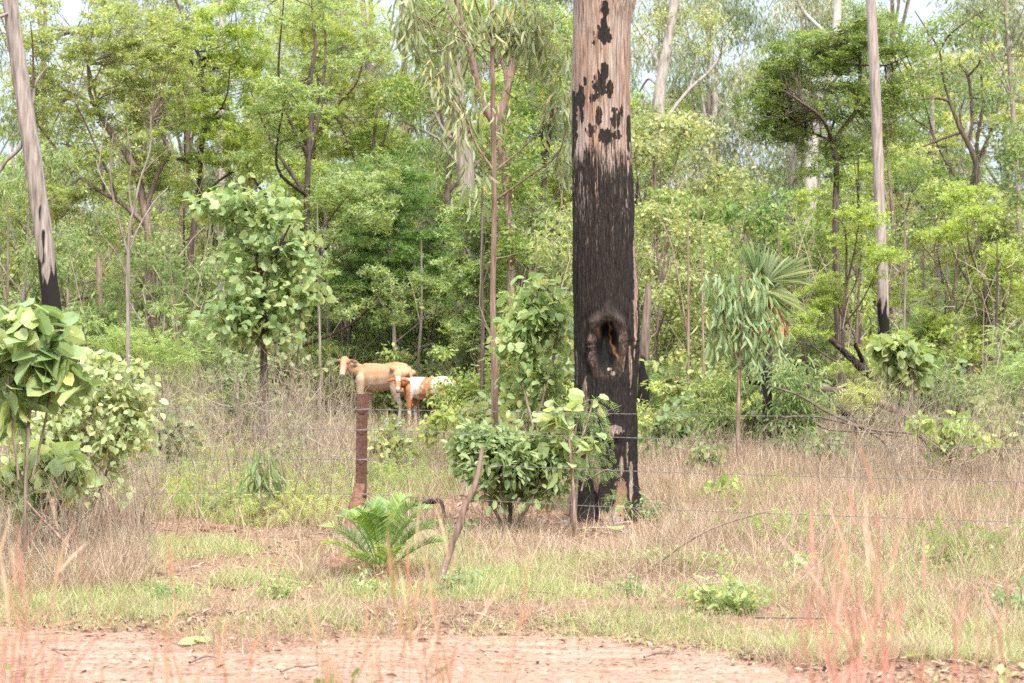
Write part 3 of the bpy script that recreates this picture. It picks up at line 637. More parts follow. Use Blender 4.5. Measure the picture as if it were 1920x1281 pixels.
hero_tree('dead_tree', 'short brown dead trunk with blackened foot right of the burnt trunk', 'tree', 31,
  [[(1216,530,9),(1214,570,15),(1211,620,18),(1208,690,20),(1206,844,26)], [(1204,500,4),(1203,560,5),(1203,680,6)]], barkmat('bark_burnt_stub', (.075,.052,.042),(.14,.10,.08),(.21,.165,.135), char=1.5), seed=19)
hero_tree('dead_tree', 'broken brown stump standing behind the leaning grey gum', 'tree', 33,
  [[(186,482,6),(184,510,10),(188,560,10),(191,620,10),(192,835,12)]], M['redbark'], seed=20)
hero_tree('dead_tree', 'slender brown snag just right of the leaning gum', 'tree', 31, [[(127,543,5),(128,600,6),(129,650,6),(130,844,8)]], M['brown'], seed=21)
hero_tree('dead_tree', 'black burnt stump under the drooping gum sapling', 'tree', 29, [[(1428,664,9),(1427,700,10),(1429,740,14),(1432,775,17),(1432,858,20)], [(1428,720,8),(1415,712,6),(1402,706,4)]], M['charwood'], seed=22)
hero_tree('dead_tree', 'short blackened trunk between the fan palm and the tall straight gum', 'tree', 36, [[(1578,600,15),(1576,640,16),(1573,700,16),(1572,816,19)]], M['brown'], seed=23)
# slim stems standing in the undergrowth
stems = [(8,470,650,5,32,'brown'),(415,480,640,7,38,'brown'),(455,440,600,5,42,'darkbark'),(600,470,650,5,38,'grey'),(643,470,680,6,43,'darkbark'),(690,520,690,5,47,'brown'),(784,540,690,6,41,'grey'),(757,560,690,7,46,'darkbark'),(803,560,690,4,43,'brown'),(905,430,640,8,34,'darkbark'),
 (985,460,600,13,40,'brown'),(1003,520,640,6,36,'brown'),(1290,480,760,6,30,'redbark'),(1320,560,780,5,28,'redbark'),(1508,560,800,7,34,'brown'),(1605,560,720,8,34,'brown'),(1612,380,560,7,38,'darkbark'),(1695,450,640,5,38,'grey'),(1735,520,640,5,44,'brown'),
 (1808,520,640,6,44,'brown'),(1862,540,720,7,30,'darkbark'),(1884,550,640,6,40,'darkbark'),(1770,540,660,4,42,'brown'),(300,520,700,4,36,'grey'),(340,480,640,5,40,'darkbark'),(545,540,640,5,44,'brown'),(1120+130,560,700,5,38,'brown')]
for i, (x, y0, y1, wd, d, b) in enumerate(stems):
    rg = random.Random(i); sl = rg.uniform(-10, 10)
    yb = HY+CAMZ*F/d
    hero_tree('bare_sapling', where(x, d, {'brown':'brown','darkbark':'black','grey':'grey','redbark':'reddish'}[b]+' slender', 'bare sapling', None), 'sapling', d,
      [[(x+sl, y0-90, wd*.4), (x+sl*.6+rg.uniform(-4,4), (y0+y1)/2-30, wd*.8), (x, y1, wd), (x+rg.uniform(-4,4), yb, wd*1.2)],
       [(x+sl*.3, (y0+y1)/2, wd*.5), (x+rg.uniform(-40,40), y0-20, wd*.3), (x+rg.uniform(-60,60), y0-80, wd*.2)]], M[b], seed=300+i, group='bare saplings in the undergrowth')

# ------------------------------------------------------------------ the burnt tree
def burnt_tree():
    d0 = 18.9; S = d0/F
    prof = [(-60,1070,1200),(-20,1073,1192),(10,1075,1188),(40,1075,1182),(100,1074,1180),(200,1073,1180),(270,1072,1182),(400,1075,1186),(540,1076,1191),(640,1077,1195),(700,1078,1194),(760,1077,1193),(850,1078,1195),(900,1078,1197),(940,1076,1202),(965,1070,1210),(985,1060,1222),(1000,1045,1238)]
    pr = np.array(prof, float)
    nz, na = 900, 300
    zt = P3(0, -60, d0)[2]; zb = P3(0, 1000, d0)[2]
    z = np.linspace(zb, zt, nz); py = HY+(CAMZ-z)/S
    L = np.interp(py, pr[:, 0], pr[:, 1]); Rt = np.interp(py, pr[:, 0], pr[:, 2])
    k = np.ones(25)/25
    def sm(a): return np.convolve(np.pad(a, 12, 'edge'), k, 'valid')
    L, Rt = sm(L), sm(Rt)
    cx = ((L+Rt)/2-960)*S; rad = (Rt-L)/2*S
    th = np.arange(na)/na*2*math.pi
    TH, Z = np.meshgrid(th, z); PY = HY+(CAMZ-Z)/S
    front = -np.cos(TH)                     # th=pi faces the camera (-y)
    X0 = np.sin(TH)*rad[:, None]; PXX = (cx[:, None]+X0)/S+960
    fm = sstep(-.1, .25, front)
    ca, sa = np.cos(TH), np.sin(TH)
    rough = .016*(noise(ca*3+5, sa*3+5, Z*.9)-.5)*2+.010*(noise(ca*7+5, sa*7, Z*3.1)-.5)*2
    charm0 = sstep(240, 330, PY+90*(noise(ca*6, sa*6, Z*3)-.5)+50*(noise(ca*24, sa*24, Z*3.0)-.5))
    ridg = (noise(ca*26+40, sa*26+40, Z*4.5)-.5)+.7*(noise(ca*52, sa*52, Z*10)-.5)
    ridg2 = (noise(ca*70, sa*70, Z*16)-.5)
    disp = rough+ridg*(.006+.010*charm0)+ridg2*(.003+.005*charm0)
    # wound: hollow with rolled lips
    wob = 6*(noise(PXX*.05, PY*.05, 3)-.5)
    e = np.sqrt(((PXX-1136+wob)/19)**2+((PY-648)/45)**2)
    topm = np.clip(1-(PY-600)/95, 0, 1)
    disp += fm*(-.13*sstep(1.05, .6, e)*(.5+.7*topm))
    ang = np.arctan2(PY-648, PXX-1136)
    seg = .55+.45*np.abs(np.sin(ang*4.2+.8))
    lip = np.exp(-((e-1.55)/.38)**2)
    side = np.where(PXX < 1136, .075*seg, .05)
    disp += fm*lip*side*sstep(705, 640, PY-10*(PXX < 1136))*sstep(585, 605, PY)
    disp += fm*(.016+.012*ridg2)*np.exp(-((e-1.35)/.25)**2)*sstep(630, 600, PY)
    disp -= fm*.02*np.exp(-((e-2.15)/.25)**2)*sstep(575, 600, PY)*sstep(715, 690, PY)
    # bark plate ending right of wound
    disp += fm*.012*sstep(1162, 1166, PXX)*sstep(642-(PXX-1165)*0, 636, PY)*sstep(560, 600, PY)
    # small cavity and fold lower down
    disp -= fm*.035*np.exp(-((PXX-1128)/26)**2-((PY-829)/8)**2)
    disp += fm*.030*np.exp(-((PXX-1128)/32)**2-((PY-812)/12)**2)
    # splits and buttresses at the foot
    disp -= fm*.07*np.exp(-((PXX-1108)/9)**2)*sstep(855, 930, PY)
    disp -= fm*.035*np.exp(-((PXX-1165-(PY-900)*.1)/7)**2)*sstep(900, 970, PY)
    low = sstep(900, 1000, PY)
    disp += low*.05*np.maximum(0, np.sin(TH*5+1.2))
    disp += .01*np.exp(-((PXX-1188)/5)**2)*fm
    RR = rad[:, None]+disp
    X = cx[:, None]+np.sin(TH)*RR; Y = d0+rad[:, None]*0+np.cos(TH)*RR
    base = A(cx[0], d0+.0, 0)
    V = np.stack([X, Y, Z], -1)-base
    g = G(); g.grid(V)
    # ---- char masks
    char = charm0.copy()
    def blob(px, yy, rx, ry, k=1.):
        q = ((PXX-px)/rx)**2+((PY-yy)/ry)**2+1.3*(noise(PXX*.22, PY*.10, 5)-.5)+.8*(noise(PXX*.6, PY*.2, 8)-.5)
        return k*sstep(1.25, .8, q)*fm
    for b in [(1131,26,7,15),(1131,46,4,11),(1129,70,10,26),(1139,80,5,9),(1130,140,8,18),(1122,166,12,26),(1141,172,7,16),(1110,190,6,10),(1088,186,7,22),(1096,158,4,10),(1120,224,6,18),(1153,226,10,22),(1104,250,8,12),(1076,225,7,60),(1177,250,4,50),(1090,222,3,14),(1165,212,3,12),(1112,248,6,8),(1132,262,12,14),(1156,258,9,10),(1112,70,2,5),(1111,88,2,4)]:
        char = np.maximum(char, blob(*b))
    back = 1-fm; char = np.maximum(char, back*sstep(180, 300, PY+80*(noise(ca*5, sa*5, Z*2)-.5)))
    def unchar(px, yy, rx, ry, k=1.):
        return 1-blob(px, yy, rx, ry, k)
    for b in [(1188,520,3,90,.75),(1187,610,3,50,.8),(1150,803,15,10,.55),(1132,815,14,7,.45),(1162,870,4,24,.6),(1172,850,3,24,.5),(1180,900,4,40,.65),(1160,930,12,34,.62),(1112,880,10,30,.7),(1112,900,9,22,.6),(1145,968,24,22,.75),(1180,690,2,40,.6),(1078,700,3,60,.4),(1104,634,7,5,.3),(1101,662,5,7,.35),(1110,680,5,5,.35),(1158,632,3,8,.35),(1166,680,3,14,.55),(1146,699,7,5,.75),(1140,691,4,3,.7),(1094,760,7,50,.5)]:
        char = char*unchar(*b)
    # thin brown flecks along the ridges
    fl = sstep(.62, .74, noise(ca*44+11, sa*44, Z*7))*sstep(.35, .6, noise(ca*4, sa*4+3, Z*1.2))
    fl2 = sstep(.52, .66, noise(ca*60+3, sa*60, Z*5))*sstep(.3, .6, noise(ca*3+7, sa*3, Z*.9))
    char = char*(1-.40*fl*sstep(560, 300, PY)-.22*fl)*(1-.36*fl2*sstep(600, 420, PY)*sstep(1.2,.4,np.abs(PY-380)/150))
    # orange fresh wood in the wound, plus lips tinted lighter as if lit
    sx_ = 1139+(PY-600)*.21+1.2*np.sin(PY*.35)
    tan = fm*(.55+.45*noise(PXX*.5, PY*.3))*np.exp(-((PXX-sx_)/1.7)**2)*sstep(595, 615, PY)*sstep(680, 665, PY)
    tan = np.maximum(tan, fm*.25*np.exp(-((PXX-1120)/1.6)**2)*sstep(612, 618, PY)*sstep(640, 625, PY))
    tan = np.maximum(tan, .35*blob(1160, 930, 11, 30))
    tan = np.maximum(tan, .05*fm*lip*sstep(1.95, 1.7, e)*sstep(700, 680, PY)*sstep(590, 610, PY)*sstep(.45, .65, noise(PXX*.25, PY*.16, 4)))
    me = g.mesh('trunk', True)
    for nm, a in (('char', char), ('fresh', tan), ('hollow', fm*sstep(1.08, .95, e)), ('lips', fm*np.exp(-((e-1.45)/.30)**4)*sstep(712, 700, PY)*(.25+.55*seg)*(.35+.65*sstep(590, 640, PY)))):
        at = me.attributes.new(nm, 'FLOAT', 'POINT'); at.data.foreach_set('value', a.ravel().astype(np.float32))
    m, t, N = newmat('burnt_bark')
    tc = N('ShaderNodeTexCoord')
    def nz_(sc_, det, vec=(1, 1, 1), r=.6):
        mp = N('ShaderNodeMapping'); mp.inputs['Scale'].default_value = vec; t.links.new(tc.outputs['Object'], mp.inputs[0])
        n = N('ShaderNodeTexNoise'); n.inputs['Scale'].default_value = sc_; n.inputs['Detail'].default_value = det; n.inputs['Roughness'].default_value = r
        t.links.new(mp.outputs[0], n.inputs['Vector']); return n.outputs[0]
    fib = nz_(1, 5, (55, 55, 3.5)); big = nz_(1, 3, (5, 5, 1)); fine = nz_(1, 4, (120, 120, 14))
    c = ramp(t, fib, [(.30, (.07,.046,.035)), (.43, (.175,.130,.105)), (.56, (.265,.218,.188)), (.72, (.355,.312,.283))])
    c2 = ramp(t, big, [(.35, (1.0,.80,.68)), (.6, (1, 1, 1))])
    mm = N('ShaderNodeMix'); mm.data_type = 'RGBA'; mm.blend_type = 'MULTIPLY'; mm.inputs[0].default_value = 1
    t.links.new(c, mm.inputs[6]); t.links.new(c2, mm.inputs[7])
    ch = ramp(t, fine, [(.30, (.004,.0033,.003)), (.55, (.015,.0115,.0098)), (.72, (.055,.035,.026))])
    al = N('ShaderNodeAttribute'); al.attribute_name = 'lips'; ah = N('ShaderNodeAttribute'); ah.attribute_name = 'hollow'
    ml = N('ShaderNodeMix'); ml.data_type = 'RGBA'; t.links.new(al.outputs['Fac'], ml.inputs[0]); t.links.new(ch, ml.inputs[6])
    t.links.new(ramp(t, nz_(1, 4, (60, 60, 30)), [(.35, (.012,.009,.008)), (.55, (.075,.050,.040)), (.7, (.17,.115,.09))]), ml.inputs[7])  # lip relief painted in: paler brown where light would catch the roll
    mh = N('ShaderNodeMix'); mh.data_type = 'RGBA'; t.links.new(ah.outputs['Fac'], mh.inputs[0]); t.links.new(ml.outputs[2], mh.inputs[6]); mh.inputs[7].default_value = (.004,.0035,.003,1); ch = mh.outputs[2]  # shade of the recess put into the colour of the hollow
    at = N('ShaderNodeAttribute'); at.attribute_name = 'char'
    ad = N('ShaderNodeMath', operation='MULTIPLY_ADD'); ad.inputs[1].default_value = 1.5
    sb = N('ShaderNodeMath', operation='SUBTRACT'); sb.inputs[1].default_value = .5; t.links.new(fine, sb.inputs[0])
    t.links.new(sb.outputs[0], ad.inputs[0]); t.links.new(at.outputs['Fac'], ad.inputs[2])
    mr = N('ShaderNodeMapRange'); mr.inputs[1].default_value = .28; mr.inputs[2].default_value = .68; t.links.new(ad.outputs[0], mr.inputs[0])
    mx = N('ShaderNodeMix'); mx.data_type = 'RGBA'; t.links.new(mr.outputs[0], mx.inputs[0]); t.links.new(mm.outputs[2], mx.inputs[6]); t.links.new(ch, mx.inputs[7])
    af = N('ShaderNodeAttribute'); af.attribute_name = 'fresh'
    mf = N('ShaderNodeMix'); mf.data_type = 'RGBA'; mf.inputs[7].default_value = (.27,.115,.05,1); t.links.new(af.outputs['Fac'], mf.inputs[0]); t.links.new(mx.outputs[2], mf.inputs[6])
    p = N('ShaderNodeBsdfPrincipled'); t.links.new(mf.outputs[2], p.inputs['Base Color']); p.inputs['Specular IOR Level'].default_value = .18
    rg = N('ShaderNodeMapRange'); rg.inputs[3].default_value = .95; rg.inputs[4].default_value = .72; t.links.new(mr.outputs[0], rg.inputs[0]); t.links.new(rg.outputs[0], p.inputs['Roughness'])
    b = N('ShaderNodeBump'); b.inputs['Distance'].default_value = .012; b.inputs['Strength'].default_value = .9; t.links.new(fib, b.inputs['Height'])
    b2 = N('ShaderNodeBump'); b2.inputs['Distance'].default_value = .006; t.links.new(fine, b2.inputs['Height']); t.links.new(b.outputs[0], b2.inputs['Normal']); t.links.new(b2.outputs[0], p.inputs['Normal'])
    o = N('ShaderNodeOutputMaterial'); t.links.new(p.outputs[0], o.inputs[0])
    root = empty('burnt_tree', base, 'big tree with fire-blackened trunk and open oval scar', 'tree')
    link('trunk', me, m, root)
    # what rises above the frame: fork, limbs and a thin crown
    g = G(); rng = np.random.RandomState(3); top = A(cx[-1], d0, z[-1])-base; r0 = rad[-1]; Sk = []
    g.tube([top-A(0,0,.15), top+A(-.05,0,1), top+A(-.1,.1,3), top+A(-.4,.2,6), top+A(-.2,.3,9)], [r0*.92, r0*.8, r0*.65, r0*.45, r0*.15], 20, .1, 1)
    limbs = [[(.10,0,-.1),(.42,.05,.55),(.8,.1,1.6),(1.3,.4,4),(1.6,.3,7)], [(-.1,.1,3),(-1,.5,4.5),(-2,.8,6.5)], [(0,.1,4),(.5,-.8,5.5),(.9,-1.4,7.5)], [(-.3,.2,6),(-.8,1,7.5),(-.9,1.6,9)]]
    for l in limbs:
        q = smooth_line(np.array(l)+top, 4); g.tube(q, np.linspace(.13, .03, len(q)), 8, .1); Sk.append(q)
    link('limbs', g.mesh('limbs', True), M['grey'], root)
    Sk = np.concatenate(Sk); C = Sk[rng.randint(0, len(Sk), 60)]+rng.normal(0, .9, (60, 3)); C = C[C[:, 2] > top[2]+3]
    f = G(); clump(f, rng, C, SPEC['gum'], 1, .8); link('crown', f.mesh('crown'), M['gum'], root)
burnt_tree()

# ------------------------------------------------------------------ the fence
FX = np.array([-700, 0, 678, 1180, 1920, 2600.]); FD = np.array([17.6, 17.3, 17.1, 16.1, 14.8, 13.8])
def wire_fence():
    root = empty('wire_fence', (0, 17.1, 0), 'four-strand barbed wire fence strung on a rusty steel post', 'fence'); b = A(0, 17.1, 0)
    rust = plain('rusty_steel', (.042,.020,.015), (.125,.060,.043), scale=60, rough=.85)
    steel = plain('galvanised_wire', (.10,.088,.08), (.18,.165,.155), scale=30, rough=.7, metal=.1)
    def post(x, d, zt, lean, nm='post'):
        g = G(); c = A((x-960)*d/F, d, 0)
        w_, t_ = .055, .006
        # Y section: three fins
        zs = np.linspace(-.2, zt, 14)
        for a in (R(200), R(340), R(90)):
            dx, dy = math.cos(a), math.sin(a); nx, ny = -dy, dx
            ln = w_ if a != R(90) else w_*.9
            ring = []
            for z_ in zs:
                o = c+A(lean*(zt-z_), 0, z_)
                ring.append([o+A(nx*t_, ny*t_, 0), o+A(dx*ln+nx*t_*.7, dy*ln+ny*t_*.7, 0), o+A(dx*ln-nx*t_*.7, dy*ln-ny*t_*.7, 0), o-A(nx*t_, ny*t_, 0)])
            ring = np.array(ring)-b; g.grid(ring); g.add(ring[-1], [[0, 1, 2, 3]])
        link(nm, g.mesh('post'), rust, root)
    post(679.5, 17.1, P3(0, 738, 17.1)[2], -.012)
    post(-700, 17.6, 1.36, 0); post(2600, 13.8, 1.36, 0)
    wy = {'a': [770,768,767,775,787,797], 'b': [812,810,805,817,845,860], 'c': [872,870,860,880,906,925], 'd': [930,929,925,949,982,1005]}
    for key in 'abcd':
        g = G(); xs = np.linspace(-700, 2600, 420)
        dd = np.interp(xs, FX, FD); yy = np.interp(xs, FX, wy[key]); k = np.ones(31)/31
        yy = np.convolve(np.pad(yy, 15, 'edge'), k, 'valid')+6*np.sin((xs-678)/950*math.pi)*(.3 if key == 'a' else 1)*.5
        dd = np.convolve(np.pad(dd, 15, 'edge'), k, 'valid')-.045
        pts = np.stack([(xs-960)*dd/F, dd, CAMZ-(yy-HY)*dd/F], 1)-b
        seg = np.linspace(0, 1, 2400); q = np.stack([np.interp(seg*(len(pts)-1), np.arange(len(pts)), pts[:, i]) for i in range(3)], 1)
        for ph in (0, math.pi):   # two twisted strands
            tw = np.stack([0*seg, np.sin(seg*900+ph), np.cos(seg*900+ph)], 1)*.0022
            g.tube(q+tw, .0016, 4)
        nb = 110
        for s_ in (np.arange(nb)+.5)/nb:  # barbs
            c = q[int(s_*2399)]
            for a in (0.6, 2.2):
                v = A(.004, math.cos(a)*.012, math.sin(a)*.012+.002); g.tube([c-v, c+v], [.0012, .0012], 3)
        link('wire', g.mesh('wire'), steel, root)
        # tie round the post
        g = G(); z_ = float(np.interp(678, xs, CAMZ-(yy-HY)*dd/F)); x_ = (679.5-960)*17.1/F
        a = np.linspace(0, 4*math.pi, 40); sag = .012*np.cos(a)
        g.tube(np.stack([x_+.062*np.cos(a), 17.1+.045*np.sin(a), z_-.01+.006*a/6+sag*.4], 1)-b, .0026, 4)
        link('tie', g.mesh('tie'), steel, root)
wire_fence()

# termite mud packed against the post
mud = plain('termite_mud', (.13,.062,.04), (.235,.125,.088), scale=25, rough=.95)
def lump(name, label, cat, c, r, seed, mat, n=(28, 20), rough=.35, freq=3., group=None):
    th = np.linspace(0, 2*math.pi, n[0], endpoint=False); ph = np.linspace(-1.5, 1.5, n[1])
    TH, PH = np.meshgrid(th, ph); D = np.stack([np.cos(PH)*np.cos(TH), np.cos(PH)*np.sin(TH), np.sin(PH)], -1)
    k = 1+rough*(noise(D[..., 0]*freq+seed, D[..., 1]*freq+5, D[..., 2]*freq)-.5)*2+.3*rough*(noise(D[..., 0]*freq*4+seed, D[..., 1]*freq*4, D[..., 2]*freq*4)-.5)
    V = D*k[..., None]*A(*r); g = G(); g.grid(V)
    g.add(V[0][::-1], [list(range(n[0]))]); g.add(V[-1], [list(range(n[0]))])
    o = link(name, g.mesh(name, True), mat); o.location = c; tag(o, label, cat, group); return o
g = G()
x_ = (679.5-960)*17.1/F
zs = np.linspace(-.1, .52, 26); a = np.linspace(0, 2*math.pi, 22, endpoint=False)
rg_ = []
for z_ in zs:
    k = 1-z_/.55; r_ = .045+.055*max(0, k)**.8
    cx_ = x_-.02-.09*max(0, k)**1.1
    rr = r_*(1+.35*(noise(np.cos(a)*2, np.sin(a)*2, z_*12)-.5)+.25*(noise(np.cos(a)*7, np.sin(a)*7, z_*40)-.5))
    rg_.append(np.stack([cx_+np.cos(a)*rr, 17.1+np.sin(a)*rr*.9, np.full(22, z_)], 1))
rg_ = np.array(rg_)-A(x_, 17.1, 0); g.grid(rg_); g.add(rg_[-1], [list(range(22))])
o = link('termite_mud', g.mesh('termite_mud', True), mud); o.location = (x_, 17.1, 0)
tag(o, 'reddish termite mud climbing the foot of the rusty post', 'termite mound')
for i, (px, py, rx, rz, lab) in enumerate([(243, 1004, .16, .11, 'orange earth clod under the twiggy scrub at left'), (925, 975, .28, .15, 'broad red earth mound left of the burnt trunk foot'), (640, 1072, .13, .11, 'brown soil mound behind the cycad'), (985, 968, .22, .12, 'red earth mound against the leafy bush'), (412, 1003, .20, .06, 'flat orange clod behind the green grass')]):
    d = CAMZ*F/(py-HY); X = (px-960)*d/F
    lump('earth_mound', lab, 'mound', (X, d, float(gz(X, d))), (rx, rx*.8, rz), i*9.1, mud, group='earth mounds')
stone = plain('pale_stone', (.13,.11,.10), (.27,.235,.215), scale=18, rough=.9)
for i, (px, py, r_, lab) in enumerate([(993, 990, .055, 'grey stone left of the round stone by the bank'), (1013, 983, .05, 'round grey stone on the bank left of the burnt trunk'), (1010, 1005, .06, 'low grey stone in front of the round stone'), (1062, 985, .06, 'tilted pale stone beside the burnt trunk'), (958, 1000, .05, 'small grey stone leftmost on the red bank'), (1176, 1010, .05, 'pale stone in grass right of the burnt trunk foot')]):
    d = CAMZ*F/(py-HY); X = (px-960)*d/F
    lump('stone', lab, 'stone', (X, d, float(gz(X, d))+.01), (r_*1.2, r_, r_*.75), i*3.7+50, stone, group='stones by the burnt trunk')

# ------------------------------------------------------------------ cattle: one continuous skin per animal
def gzf(x, y): return float(gz(x, y))
def ico(r=1):
    import bmesh
    bm = bmesh.new(); bmesh.ops.create_icosphere(bm, subdivisions=2, radius=1)
    V = np.array([v.co[:] for v in bm.verts]); Fc = np.array([[v.index for v in f.verts] for f in bm.faces]); bm.free(); return V, Fc
ICO = ico()
def chain(g, pts, sy=1., sz=1.):
    p = np.array(pts, float)
    for a, b in zip(p[:-1], p[1:]):
        L = np.linalg.norm(b[:3]-a[:3]); n = max(2, int(L/(.28*min(a[3], b[3])))+1)
        for t in np.linspace(0, 1, n):
            q = a+(b-a)*t; g.add(ICO[0]*q[3]*A(1, sy, sz)+q[:3], ICO[1])
def skin(g, voxel, smooth=4):
    me = g.mesh('tmp'); o = bpy.data.objects.new('tmp', me); COL.objects.link(o)
    m = o.modifiers.new('r', 'REMESH'); m.mode = 'VOXEL'; m.voxel_size = voxel
    s_ = o.modifiers.new('s', 'SMOOTH'); s_.iterations = smooth; s_.factor = .6
    dg = bpy.context.evaluated_depsgraph_get(); e = bpy.data.meshes.new_from_object(o.evaluated_get(dg))
    bpy.data.objects.remove(o); e.polygons.foreach_set('use_smooth', np.ones(len(e.polygons), bool)); return e
def coatmat():
    m, t, N = newmat('cattle_coat'); at = N('ShaderNodeAttribute'); at.attribute_name = 'coat'
    tc = N('ShaderNodeTexCoord'); n = N('ShaderNodeTexNoise'); n.inputs['Scale'].default_value = 40; t.links.new(tc.outputs['Object'], n.inputs[0])
    c = ramp(t, n.outputs[0], [(.3, (.82,.82,.82)), (.7, (1.06,1.06,1.06))]); mx = N('ShaderNodeMix'); mx.data_type = 'RGBA'; mx.blend_type = 'MULTIPLY'; mx.inputs[0].default_value = 1
    t.links.new(at.outputs['Color'], mx.inputs[6]); t.links.new(c, mx.inputs[7])
    p = N('ShaderNodeBsdfPrincipled'); p.inputs['Roughness'].default_value = .75; t.links.new(mx.outputs[2], p.inputs['Base Color'])
    o = N('ShaderNodeOutputMaterial'); t.links.new(p.outputs[0], o.inputs[0]); return m
COAT = coatmat()
def cow(label, px, d, yaw, s, kind, headpos, headdir, cat='cow', name='cow', horns=False):
    """local +x is forward; yaw turns the animal round z"""
    g = G(); R_ = np.array([[math.cos(yaw), -math.sin(yaw), 0], [math.sin(yaw), math.cos(yaw), 0], [0, 0, 1]])
    loc = lambda v: R_.T @ np.array(v, float)          # world dir -> local dir
    chain(g, [(-.60,0,1.08,.19),(-.35,0,1.04,.215),(0,0,1.01,.24),(.30,0,1.0,.245),(.55,0,1.0,.21)], .80, 1.15)
    chain(g, [(-.62,0,1.21,.11),(-.40,0,1.245,.10),(0,0,1.20,.10),(.40,0,1.20,.11),(.55,0,1.21,.10)], .8, 1)
    for sg in (1, -1):
        chain(g, [(-.44,sg*.15,1.21,.07),(-.58,sg*.135,1.18,.085)])                # hip bone
        chain(g, [(-.78,sg*.09,1.12,.07),(-.62,sg*.13,1.05,.15)])
        chain(g, [(-.58,sg*.13,1.0,.165),(-.52,sg*.15,.82,.125),(-.54,sg*.145,.66,.080),(-.67,sg*.14,.48,.052),(-.665,sg*.14,.40,.044),(-.62,sg*.145,.14,.040),(-.60,sg*.145,.09,.048),(-.57,sg*.145,.035,.052)], .85)
        chain(g, [(.52,sg*.12,.97,.15),(.55,sg*.14,.74,.090),(.56,sg*.13,.46,.052),(.56,sg*.13,.40,.054),(.55,sg*.135,.15,.038),(.56,sg*.135,.09,.046),(.58,sg*.135,.035,.050)], .85)
    hp = A(*headpos); hd = unit(loc(headdir)); side = unit(np.cross(A(0, 0, 1), hd)); up = np.cross(hd, side)
    nb = hp-hd*.02
    chain(g, [(.58,0,1.06,.19),(.72,0,1.14,.14),(.66*1+.34*nb[0],.35*nb[1],.5*1.15+.5*nb[2]-.03,.115),(*(nb-A(0,0,.05)),.095)], .8, 1.1)
    chain(g, [(.60,0,.86,.10),(.78,0,.98,.07)], .5)                               # dewlap
    chain(g, [(*hp,.095),(*(hp+hd*.12),.085),(*(hp+hd*.24-up*.01),.068),(*(hp+hd*.36-up*.02),.062),(*(hp+hd*.41-up*.02),.056)], 1, 1)
    chain(g, [(*(hp+hd*.12-up*.04),.075),(*(hp+hd*.3-up*.05),.045)])
    for sg in (1, -1):
        a = hp+side*sg*.09+up*.02
        eu = unit(up-hd*.6); es = unit(side*sg-A(0, 0, .22)); en = np.cross(es, eu); c = a+es*.115-A(0, 0, .01)   # leaf shaped drooping ears
        q = ICO[0]; wv = .052*(1-.35*q[:, :1]); g.add(c+q[:, :1]*.125*es+q[:, 1:2]*wv*eu+q[:, 2:]*.019*en, ICO[1]); g.add(c+q[:, :1]*.10*es+q[:, 1:2]*.042*eu+q[:, 2:]*.024*en, ICO[1])
    if kind != 'calf': chain(g, [(-.60,0,.78,.10),(-.48,0,.72,.085)], 1, .9)      # udder
    chain(g, [(-.78,0,1.18,.045),(-.83,0,1.03,.032),(-.83,0,.75,.022),(-.82,0,.55,.02)])
    me = skin(g, .0165)
    n = len(me.vertices); V = np.empty(n*3, np.float32); me.vertices.foreach_get('co', V); V = V.reshape(-1, 3).astype(float)
    x, y, z = V.T; nz_ = noise(x*6+px, y*6, z*6)-.5; nf = noise(x*22, y*22, z*22)-.5
    tan, cream, white, brown, dark, grey = A(.40,.225,.125), A(.43,.33,.24), A(.47,.42,.37), A(.34,.135,.055), A(.035,.03,.03), A(.20,.17,.16)
    def mixc(a, b, f): return a+(b-a)*f[:, None]
    hh = (V-hp) @ hd; onhead = (np.linalg.norm(V-(hp+hd*.2), axis=1) < .34) & (hh > -.10)
    sd = (V-hp) @ side; ear = onhead & (np.abs(sd) > .12) & (hh < .10)
    if kind == 'tan':
        c = mixc(tan, cream, sstep(1.10, .82, z+.35*nz_+.1*nf)); c = mixc(c, white, sstep(.75, .5, z)*.8)
        c = mixc(c, tan*1.0, sstep(.14, .0, np.abs(x+.25)+.12*nz_)*sstep(.75, 1.0, z)*.5)
        c = mixc(c, cream, sstep(.25, .45, x)*.55*sstep(1.25, 1.1, z))
        c[onhead] = mixc(tan*np.ones((n, 3)), cream, sstep(.14, .36, hh+.2*nz_)*.9)[onhead]*A(1.02, .95, .9)
    elif kind == 'calf':
        x_ = x; x = x+.12*nf; z_0 = z; z = z+.10*nf; p = ((x > -.22+.2*nz_) & (x < .20+.25*nz_) & (z > .72+.2*nz_)) | ((x < -.36+.1*nz_) & (z > .90+.3*nz_) & (z < 1.14+.3*nz_)) | ((x > .45) & (z < .95) & (z > .5+.3*nz_)) | (x > .64)
        x = x_; z = z_0; c = np.where(p[:, None], brown, white); c = mixc(c, brown, ((z < .5) & (nz_+.6*nf > .12)).astype(float)); c = mixc(c, white, (p & (nf > .24)).astype(float)*.7)
        blaze = (hh < .12) & (np.abs(sd) < .05) & (hh > -.1); c[onhead] = brown; c[onhead & blaze] = white
        c = mixc(c, white, (onhead & (hh > .30)).astype(float)*.45)
        c[x < -.84] = brown
    else: c = mixc(grey, grey*.6, sstep(1.0, .6, z+.3*nz_)); 
    if kind != 'grey': e_ = (np.clip(1-np.abs(np.abs(sd)-.20)/.08, 0, 1)*sstep(-.5, .4, nf+.2))[ear][:, None]; c[ear] = ((tan*.75)*(1-e_)+A(.08, .055, .045)*e_) if kind == 'tan' else brown*.8
    c[onhead & (hh > .385)] = dark*(1.6 if kind == 'tan' else 3); c[z < .045] = dark*1.5
    at = me.color_attributes.new('coat', 'FLOAT_COLOR', 'POINT'); at.data.foreach_set('color', np.column_stack([c, np.ones(n)]).ravel().astype(np.float32))
    X = (px-960)*d/F
